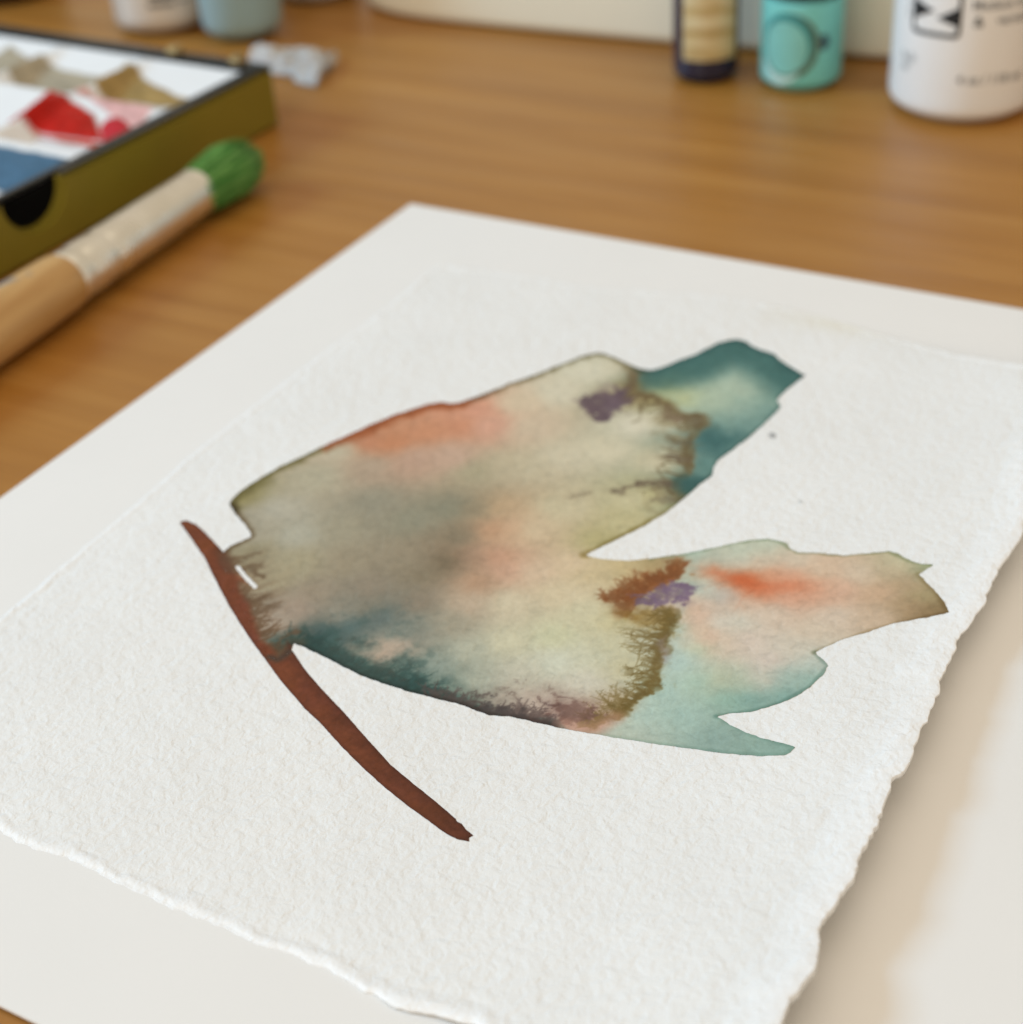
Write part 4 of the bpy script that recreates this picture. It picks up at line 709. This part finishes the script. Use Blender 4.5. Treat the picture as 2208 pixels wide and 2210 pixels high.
# ------------------------------------------------------------------ cream tub along the back
def tub():
    pts=[(-.231,1.938),(-.226,1.900),(-.205,1.868),(-.165,1.823),(-.092,1.773),(.073,1.681),(.215,1.606),(.356,1.532),(.491,1.463),(.600,1.414),(.72,1.366),(.90,1.318),(1.05,1.300),(1.16,1.335),(1.26,1.42),(1.34,1.55),(1.36,1.66),(1.30,1.76),(1.1,1.90),(.8,2.06),(.4,2.25),(.18,2.33),(.06,2.34),(-.04,2.28),(-.14,2.16),(-.20,2.04)]
    P=np.array(pts);P=np.concatenate([P,P[:1]])
    s=np.r_[0,np.cumsum(np.hypot(*np.diff(P,axis=0).T))];t=np.linspace(0,s[-1],161)[:-1]
    C=np.stack([np.interp(t,s,P[:,0]),np.interp(t,s,P[:,1])],1)
    for _ in range(3):C=.25*np.roll(C,1,0)+.5*C+.25*np.roll(C,-1,0)
    T=np.roll(C,-1,0)-np.roll(C,1,0);N=np.stack([T[:,1],-T[:,0]],1);N/=np.hypot(*N.T)[:,None]
    rb=.022;pr=[(-rb,.0015)]+[(-rb+rb*math.sin(i/6*math.pi/2),.0015+rb-rb*math.cos(i/6*math.pi/2)) for i in range(1,7)]+[(.004,.12),(.012,.38),(.020,.40),(.012,.402),(.004,.40),(-.004,.38),(-.012,.06),(-.02,.04)]
    V=[];F=[];n=len(C)
    for o_,z in pr:
        for c,nn in zip(C,N):V.append((c[0]+nn[0]*o_,c[1]+nn[1]*o_,z))
    for j in range(len(pr)-1):
        for i in range(n):
            k=(i+1)%n;F.append((j*n+i,j*n+k,(j+1)*n+k,(j+1)*n+i))
    F.append(tuple(range(n-1,-1,-1)));F.append(tuple((len(pr)-1)*n+i for i in range(n)))
    o=mesh('storage_tub',V,F,M_cream)
    return tag(o,'long cream plastic tub with rounded corners behind the bottles','tub')
tub()

# ------------------------------------------------------------------ crumpled clear wrapper
def wrapper():
    t=Nt('clear_film');v=t.coord();t.l(t.ramp(t.noise(v,90,4),[(.3,(.80,.79,.77)),(.7,(.95,.94,.92))]),t.p.inputs['Base Color'])
    t.p.inputs['Transmission Weight'].default_value=.55;t.p.inputs['Roughness'].default_value=.22;t.p.inputs['IOR'].default_value=1.25
    t.l(t.bump(t.noise(v,260,4),.0012),t.p.inputs['Normal'])
    spine=np.array([(-0.4343,1.6075),(-0.4012,1.6006),(-0.3642,1.5805),(-0.3335,1.5741),(-0.3142,1.5396),(-0.2998,1.4830),(-0.2905,1.4752),(-0.2839,1.5333),(-0.2801,1.5753)])
    nU,nV=72,26;V=[];F=[]
    s=np.r_[0,np.cumsum(np.hypot(*np.diff(spine,axis=0).T))]
    for i in range(nU):
        q=i/(nU-1)*s[-1];c=np.array([np.interp(q,s,spine[:,0]),np.interp(q,s,spine[:,1])])
        wv=np.interp(i/(nU-1),[0,.15,.45,.62,.70,.85,1],[.030,.055,.085,.050,.045,.055,.030])
        for j in range(nV):
            a=(j/(nV-1)-.5)*2
            x=c[0]+.25*a*wv;y=c[1]+a*wv
            k=float(fbm(np.array([x*38]),np.array([y*38]),601,4,.62)[0]);k2=float(abs(fbm(np.array([x*22+4]),np.array([y*22]),607,2)[0]))
            z=.003+(1-a*a)*.016*(1+1.8*k)+.036*k2*(1-a*a)**.5
            V.append((x+.012*k,y+.012*k2,max(.0012,z)))
    for i in range(nU-1):
        for j in range(nV-1):F.append((i*nV+j,(i+1)*nV+j,(i+1)*nV+j+1,i*nV+j+1))
    o=mesh('crumpled_wrapper',V,F,t.m)
    md=o.modifiers.new('film','SOLIDIFY');md.thickness=.0011*S;md.offset=1
    return tag(o,'crumpled clear plastic wrapper lying by the corner of the paint box','wrapper')
wrapper()

# ------------------------------------------------------------------ paint box
M_olive=plain('olive_lacquer',(.235,.180,.018),.45,.30,.06,50,.00002,500)
M_rim=plain('black_enamel',(.020,.022,.022),.30,.5,.15,60)
M_dark=plain('black_interior',(.004,.004,.004),.9,.05,.2)
M_porc=plain('white_porcelain',(.80,.815,.82),.40,.4,.02,40)
M_brass=plain('brass',(.62,.50,.28),.32,.5,.08,120,0,400,1.0)
C1=np.array((-.3545,1.2624));A_=np.array((-.5386,-.8425));A_/=np.hypot(*A_);B_=np.array((-A_[1]*-1,A_[0]*-1));B_=np.array((A_[1],-A_[0]))
HB=.099;LA=1.05;LB=.98
def loc(a,b): return C1+A_*a+B_*b
BOX=empty('paint_box',C1[0],C1[1],.0005,0);tag(BOX,'olive green paint box with black rim, white wells and a thumb notch','paint box')
def bx(name,a0,a1,b0,b1,z0,z1,mat,parent=BOX,bev=.003):
    bm=bmesh.new();bmesh.ops.create_cube(bm,size=1)
    for v in bm.verts:
        q=loc(a0 if v.co.x<0 else a1,b0 if v.co.y<0 else b1)-C1
        v.co=Vector((q[0]*S,q[1]*S,(z0 if v.co.z<0 else z1)*S))
    bmesh.ops.recalc_face_normals(bm,faces=bm.faces[:])
    if bev:bmesh.ops.bevel(bm,geom=bm.edges[:],offset=bev*S,segments=2,affect='EDGES')
    me=bpy.data.meshes.new(name);bm.to_mesh(me);bm.free();me.materials.append(mat)
    o=bpy.data.objects.new(name,me);COL.objects.link(o);o.parent=parent;return o
# front wall with the half-round thumb notch
def front_wall():
    na,nr=.575,.060
    prof=[(0,.0),(LA,.0),(LA,HB),(na+nr,HB)]
    prof+=[(na+(nr+.010)*math.cos(t)*(1-.0),HB-.002) for t in ()]
    prof+=[(na+nr*math.cos(R_(t)),HB-.056*math.sin(R_(t))) for t in range(9,180,9)]
    prof+=[(na-nr,HB),(0,HB)]
    bm=bmesh.new();fr=[];bk=[]
    for a,z in prof:
        for lst,b_ in ((fr,0),(bk,.016)):
            q=loc(a,b_)-C1;lst.append(bm.verts.new((q[0]*S,q[1]*S,z*S)))
    f1=bm.faces.new(fr);f2=bm.faces.new(bk[::-1]);n=len(fr)
    for i in range(n):bm.faces.new((fr[i],bk[i],bk[(i+1)%n],fr[(i+1)%n]))
    bmesh.ops.recalc_face_normals(bm,faces=bm.faces[:])
    es=[e for e in bm.edges if len(e.link_faces)==2 and (f1 in e.link_faces)]
    bmesh.ops.bevel(bm,geom=es,offset=.0060*S,segments=2,affect='EDGES')
    me=bpy.data.meshes.new('front_wall');bm.to_mesh(me);bm.free();me.materials.append(M_olive)
    o=bpy.data.objects.new('front_wall',me);COL.objects.link(o);o.parent=BOX
front_wall()
bx('side_wall',0,.014,.0165,LB,0,HB,M_olive);bx('side_wall',LA-.014,LA,.0165,LB,0,HB,M_olive)
bx('back_wall',.0145,LA-.0145,LB-.014,LB,0,HB,M_olive);bx('floor_panel',.0145,LA-.0145,.017,LB-.0145,.001,.010,M_dark)
# black tray inside, its lip just above the olive walls
for nm,q in (('tray_wall',(.0150,.0200,.0175,LB-.016)),('tray_wall',(LA-.020,LA-.015,.0175,LB-.016)),('tray_wall',(.0205,LA-.0205,.0175,.0230)),('tray_wall',(.0205,LA-.0205,LB-.0215,LB-.016))):
    bx(nm,*q,.011,HB-.004,M_dark,bev=0)
for q in ((-.001,.026,-.001,LB),(.0265,LA,-.001,.015) if 0 else (.0265,LA,.0165,.030),(.0265,LA,LB-.03,LB)):
    bx('rim',*q,HB+.0005,HB+.0055,M_rim,bev=.002)
bx('rim',.0265,.512,.0020,.0162,HB+.0005,HB+.0055,M_rim,bev=.002)
bx('rim',.638,LA,.0020,.0162,HB+.0005,HB+.0055,M_rim,bev=.002)
# porcelain palette: sloping wells between rounded ridges
PA0,PA1,PB0,PB1=.030,LA-.03,.031,LB-.032;ZP=HB-.004
ROWS=[.030,.225,.425,.600,.800,LA-.03]
def well_z(a,b):
    z=np.full(a.shape,ZP)
    for r0,r1 in zip(ROWS[:-1],ROWS[1:]):
        t=(a-r0)/(r1-r0);m=(t>=0)&(t<=1)
        z=np.where(m,ZP-.030*np.clip(np.minimum(t/.60,(1-t)/.22),0,1)**.9,z)
    for c in (.255,.455,.655,.83):
        k=np.exp(-((b-c)/.016)**2);z=z*(1-k)+ZP*k
    k=np.clip(np.minimum(b-PB0,PB1-b)/.02,0,1);return ZP*(1-k)+z*k
na,nb=200,160
ga,gb=np.meshgrid(np.linspace(PA0,PA1,na),np.linspace(PB0,PB1,nb))
XY=A_*ga.ravel()[:,None]+B_*gb.ravel()[:,None]
j,i=np.mgrid[0:nb-1,0:na-1];q=(j*na+i).ravel()
PAL=quads('palette',np.c_[XY,well_z(ga.ravel(),gb.ravel())],np.stack([q,q+1,q+na+1,q+na],1),M_porc,BOX)
def paint_mat(name,c,rough=.35,var=.2):
    return c
M_pool=Nt('wet_paint');_a=M_pool.n('ShaderNodeAttribute',attribute_name='pigment');M_pool.l(_a.outputs['Color'],M_pool.p.inputs['Base Color']);M_pool.p.inputs['Roughness'].default_value=.42;M_pool.p.inputs['Specular IOR Level'].default_value=.10;M_pool.l(M_pool.bump(M_pool.noise(M_pool.coord(),240,4),.0004),M_pool.p.inputs['Normal']);M_pool=M_pool.m
def pool(name,poly,mat,dome,edge,s,lab=None):
    q=np.asarray(poly)-C1
    def fn(P):return sdf(P,q)+.010*fbm(P[:,0]*26,P[:,1]*26,s,3)
    P,Q=clipped(None,.0035,fn,frame(q,.012))
    d=np.clip(-fn(P),0,None);a=P@A_;b_=P@B_
    z=well_z(a,b_)+.0012+dome*np.clip(d/edge,0,1)**.6*(1+.5*fbm(P[:,0]*40,P[:,1]*40,s+3,3))
    o=quads(name,np.c_[P,z],Q,M_pool,PAL)
    k=sstep(0,edge*.16,d+edge*.10*fbm(P[:,0]*34,P[:,1]*34,s+5,4));wt=1.0+.6*fbm(P[:,0]*16,P[:,1]*16,s+7,3)
    al=np.clip(k*wt*1.7,0,1)[:,None];set_color(o,np.array((.78,.79,.79))*(1-al)+np.array(mat)*al*(1+.5*fbm(P[:,0]*60,P[:,1]*60,s+8,3))[:,None])
    if lab:o['label']=lab
    return o
ochre=paint_mat('ochre_paint',(.34,.23,.085));och2=paint_mat('thin_ochre_paint',(.38,.33,.24))
red=paint_mat('red_paint',(.44,.012,.007));rose=paint_mat('rose_paint',(.50,.022,.035));pink=paint_mat('thin_pink_paint',(.72,.42,.40),.3,.06);blue=paint_mat('blue_paint',(.060,.135,.215));orange=paint_mat('red_orange_paint',(.46,.05,.012))
pool('paint_pool',[(-0.8951,1.4876),(-0.8645,1.5267),(-0.8113,1.4600),(-0.7455,1.4022),(-0.6623,1.3424),(-0.6573,1.2771),(-0.7030,1.2593),(-0.7761,1.3192),(-0.8497,1.3713),(-0.8718,1.3852)],och2,.002,.03,701,'thin grey ochre paint in the far row of wells')
pool('paint_pool',[(-0.6842,1.2735),(-0.6462,1.3205),(-0.6241,1.3771),(-0.5915,1.3279),(-0.5591,1.2753),(-0.5165,1.2310),(-0.4864,1.2074),(-0.5100,1.1818),(-0.5474,1.1934),(-0.6065,1.2269),(-0.6518,1.2447)],ochre,.004,.04,702,'ochre paint in the far right well')
pool('paint_pool',[(-0.8798,1.4204),(-0.8474,1.4478),(-0.8118,1.4160),(-0.8165,1.3929),(-0.8729,1.3902)],paint_mat('brown_ochre_paint',(.33,.17,.06)),.003,.03,703,'brown ochre paint at the left of the far row')
pool('paint_pool',[(-0.7217,1.2469),(-0.6865,1.2532),(-0.6285,1.2153),(-0.5707,1.1909),(-0.5187,1.1593),(-0.5309,1.1199),(-0.5615,1.0529),(-0.6200,1.1288),(-0.6673,1.1970)],pink,.001,.03,704,'thin pink film of paint')
pool('paint_pool',[(-0.7932,1.1580),(-0.7645,1.1903),(-0.7469,1.2213),(-0.7298,1.2415),(-0.7000,1.2120),(-0.6710,1.1679),(-0.6412,1.1329),(-0.6293,1.0978),(-0.6040,1.0334),(-0.6341,1.0430),(-0.6823,1.0718),(-0.7366,1.0980),(-0.7887,1.1242)],red,.014,.06,705,'heaped dark red paint')
pool('paint_pool',[(-0.6234,1.0806),(-0.6157,1.1034),(-0.5991,1.1083),(-0.5814,1.0887),(-0.5573,1.0442),(-0.5728,1.0160),(-0.5921,0.9965),(-0.6136,1.0236)],rose,.010,.03,706,'small heap of rose red paint')
pool('paint_pool',[(-0.7653,1.1238),(-0.7009,1.0937),(-0.6367,1.0576),(-0.5890,1.0113),(-0.5986,1.0016),(-0.6569,1.0433),(-0.7289,1.0885),(-0.7661,1.1141)],orange,.004,.03,707,'streak of orange red paint')
pool('paint_pool',[(-0.7886,1.0177),(-0.7681,1.0018),(-0.7195,0.9712),(-0.6724,0.9442),(-0.6347,0.9193),(-0.6524,0.8833),(-0.6857,0.8474),(-0.7112,0.8416),(-0.7373,0.8634),(-0.7574,0.8808)],blue,.004,.05,708,'dull blue paint')
# brass clasps on the far rim
for a,b_ in ((.012,.205),(.012,.065)):
    bx('clasp',a-.016,a+.012,b_-.012,b_+.012,HB+.0058,HB+.017,M_brass,bev=.003)

# ------------------------------------------------------------------ thick round brush
def brush():
    tip=np.array((-.3745,1.0015,.046));far=np.array((-.7600,.2600,.044))
    ax=far-tip;L=np.linalg.norm(ax);ax/=L
    up=np.array((0,0,1.));sx=np.cross(up,ax);sx/=np.linalg.norm(sx);up=np.cross(ax,sx)
    E_=empty('paint_brush',float((tip+far)[0]/2),float((tip+far)[1]/2),.0005);tag(E_,'thick round brush with green bristles, metal ferrule and wooden handle','paint brush')
    o0=np.array(((tip+far)[0]/2,(tip+far)[1]/2,.0005))
    def turn(name,prof,mat,seg=64,squash=1,lump=0,sd=0):
        V=[];F=[];n=len(prof)
        for s_,r in prof:
            c=tip+ax*s_-o0
            for i in range(seg):
                t=2*math.pi*i/seg;k=r*(1+(lump*float(fbm(np.array([9*math.cos(t)+s_*3]),np.array([9*math.sin(t)]),sd,2)[0]) if lump else 0))
                V.append(tuple(c+sx*math.cos(t)*k+up*math.sin(t)*k*squash))
        for j in range(n-1):
            for i in range(seg):
                k=(i+1)%seg;F.append((j*seg+i,(j+1)*seg+i,(j+1)*seg+k,j*seg+k))
        F.append(tuple(range(seg)));F.append(tuple((n-1)*seg+i for i in range(seg-1,-1,-1)))
        return mesh(name,V,F,mat,E_)
    # bristles: a core and many tapering hairs over it
    t=Nt('green_bristle');v=t.coord()
    t.l(t.ramp(t.noise(v,420,4,.6),[(.25,(.020,.120,.010)),(.52,(.048,.225,.020)),(.68,(.15,.36,.08))]),t.p.inputs['Base Color']);t.p.inputs['Roughness'].default_value=.5
    core=turn('bristles',[(.026,.008),(.030,.020),(.038,.030),(.054,.037),(.080,.0405),(.110,.039),(.140,.036),(.172,.034)],t.m,56,.92,.05,5)
    rnd=random.Random(4);V=[];F=[]
    for k in range(1500):
        th=rnd.uniform(0,2*math.pi);q=math.sqrt(rnd.random());endr=.040*q
        s_end=.002+.030*q**3+rnd.uniform(-.010,.024)
        pts=[]
        for s_,rr_ in ((.170,.0335*q**.35),(.120,.040*q**.35),(.065,.0455*q**.35),(s_end,endr)):
            rr_=min(rr_*rnd.uniform(.97,1.06),.0485)
            c=tip+ax*s_-o0+sx*math.cos(th)*rr_+up*math.sin(th)*rr_*.92;pts.append(c)
        wv=np.array([-math.sin(th),math.cos(th)]);off=(sx*wv[0]+up*wv[1])*.0013;out=(sx*math.cos(th)+up*math.sin(th))*.0011
        b0=len(V)
        for n_,p in enumerate(pts):
            sc=1 if n_<3 else .35
            V+=[tuple(p+off*sc),tuple(p+out*sc),tuple(p-off*sc)]
        for n_ in range(3):
            for i in range(3):
                a=b0+n_*3+i;b_=b0+n_*3+(i+1)%3;F.append((a,b_,b_+3,a+3))
    th=Nt('green_hair');at=th.n('ShaderNodeAttribute',attribute_name='pigment');th.l(at.outputs['Color'],th.p.inputs['Base Color']);th.p.inputs['Roughness'].default_value=.45
    h=mesh('bristle_hairs',V,F,th.m,core);h['kind']='stuff'
    rg=np.random.default_rng(3);mx=np.clip(rg.normal(.35,.28,len(V)//12),0,1)[:,None]
    set_color(h,np.repeat(np.array((.028,.190,.014))*(1-mx)+np.array((.26,.52,.14))*mx,12,0))
    # ferrule
    t=Nt('ferrule_metal');v=t.coord();t.p.inputs['Metallic'].default_value=1
    t.l(t.ramp(t.noise(v,70,4),[(.3,(.80,.77,.68)),(.7,(.93,.91,.84))]),t.p.inputs['Base Color']);t.l(t.ramp(t.noise(v,120,3),[(.3,(.24,)*3),(.7,(.40,)*3)]),t.p.inputs['Roughness'])
    fp=[(.150,.0345),(.1515,.0360),(.155,.0362),(.158,.0355)]
    for s_ in np.linspace(.165,.36,12):fp.append((s_,.0355+.0025*(s_-.16)/.2))
    for c in (.392,.446):
        fp+=[(c-.010,.0386),(c-.005,.0377),(c,.0373),(c+.005,.0377),(c+.010,.0386)]
    fp+=[(.470,.0392),(.474,.0385)]
    turn('ferrule',fp,t.m)
    # wooden handle with old paint stains
    t=Nt('beech_handle');v=t.coord((1,1,1),(0,0,R_(-63)))
    st=t.n('ShaderNodeMapping');st.inputs['Scale'].default_value=(25,260,260);t.l(v,st.inputs[0])
    wd_=t.ramp(t.noise(st.outputs[0],1,4),[(.3,(.46,.255,.085)),(.7,(.60,.37,.145))])
    m=t.n('ShaderNodeMix',data_type='RGBA');t.l(t.ramp(t.noise(t.coord(),55,3,.5),[(.56,(0,0,0)),(.63,(1,1,1))]),m.inputs['Factor']);t.l(wd_,m.inputs['A']);m.inputs['B'].default_value=(.24,.23,.21,1)
    t.l(m.outputs['Result'],t.p.inputs['Base Color']);t.p.inputs['Roughness'].default_value=.42
    turn('handle',[(.4715,.0375),(.476,.0405),(.49,.0418),(.54,.0432),(.62,.0440),(.70,.0435),(.78,.040),(L-.02,.036),(L-.006,.031),(L,.02)],t.m)
brush()
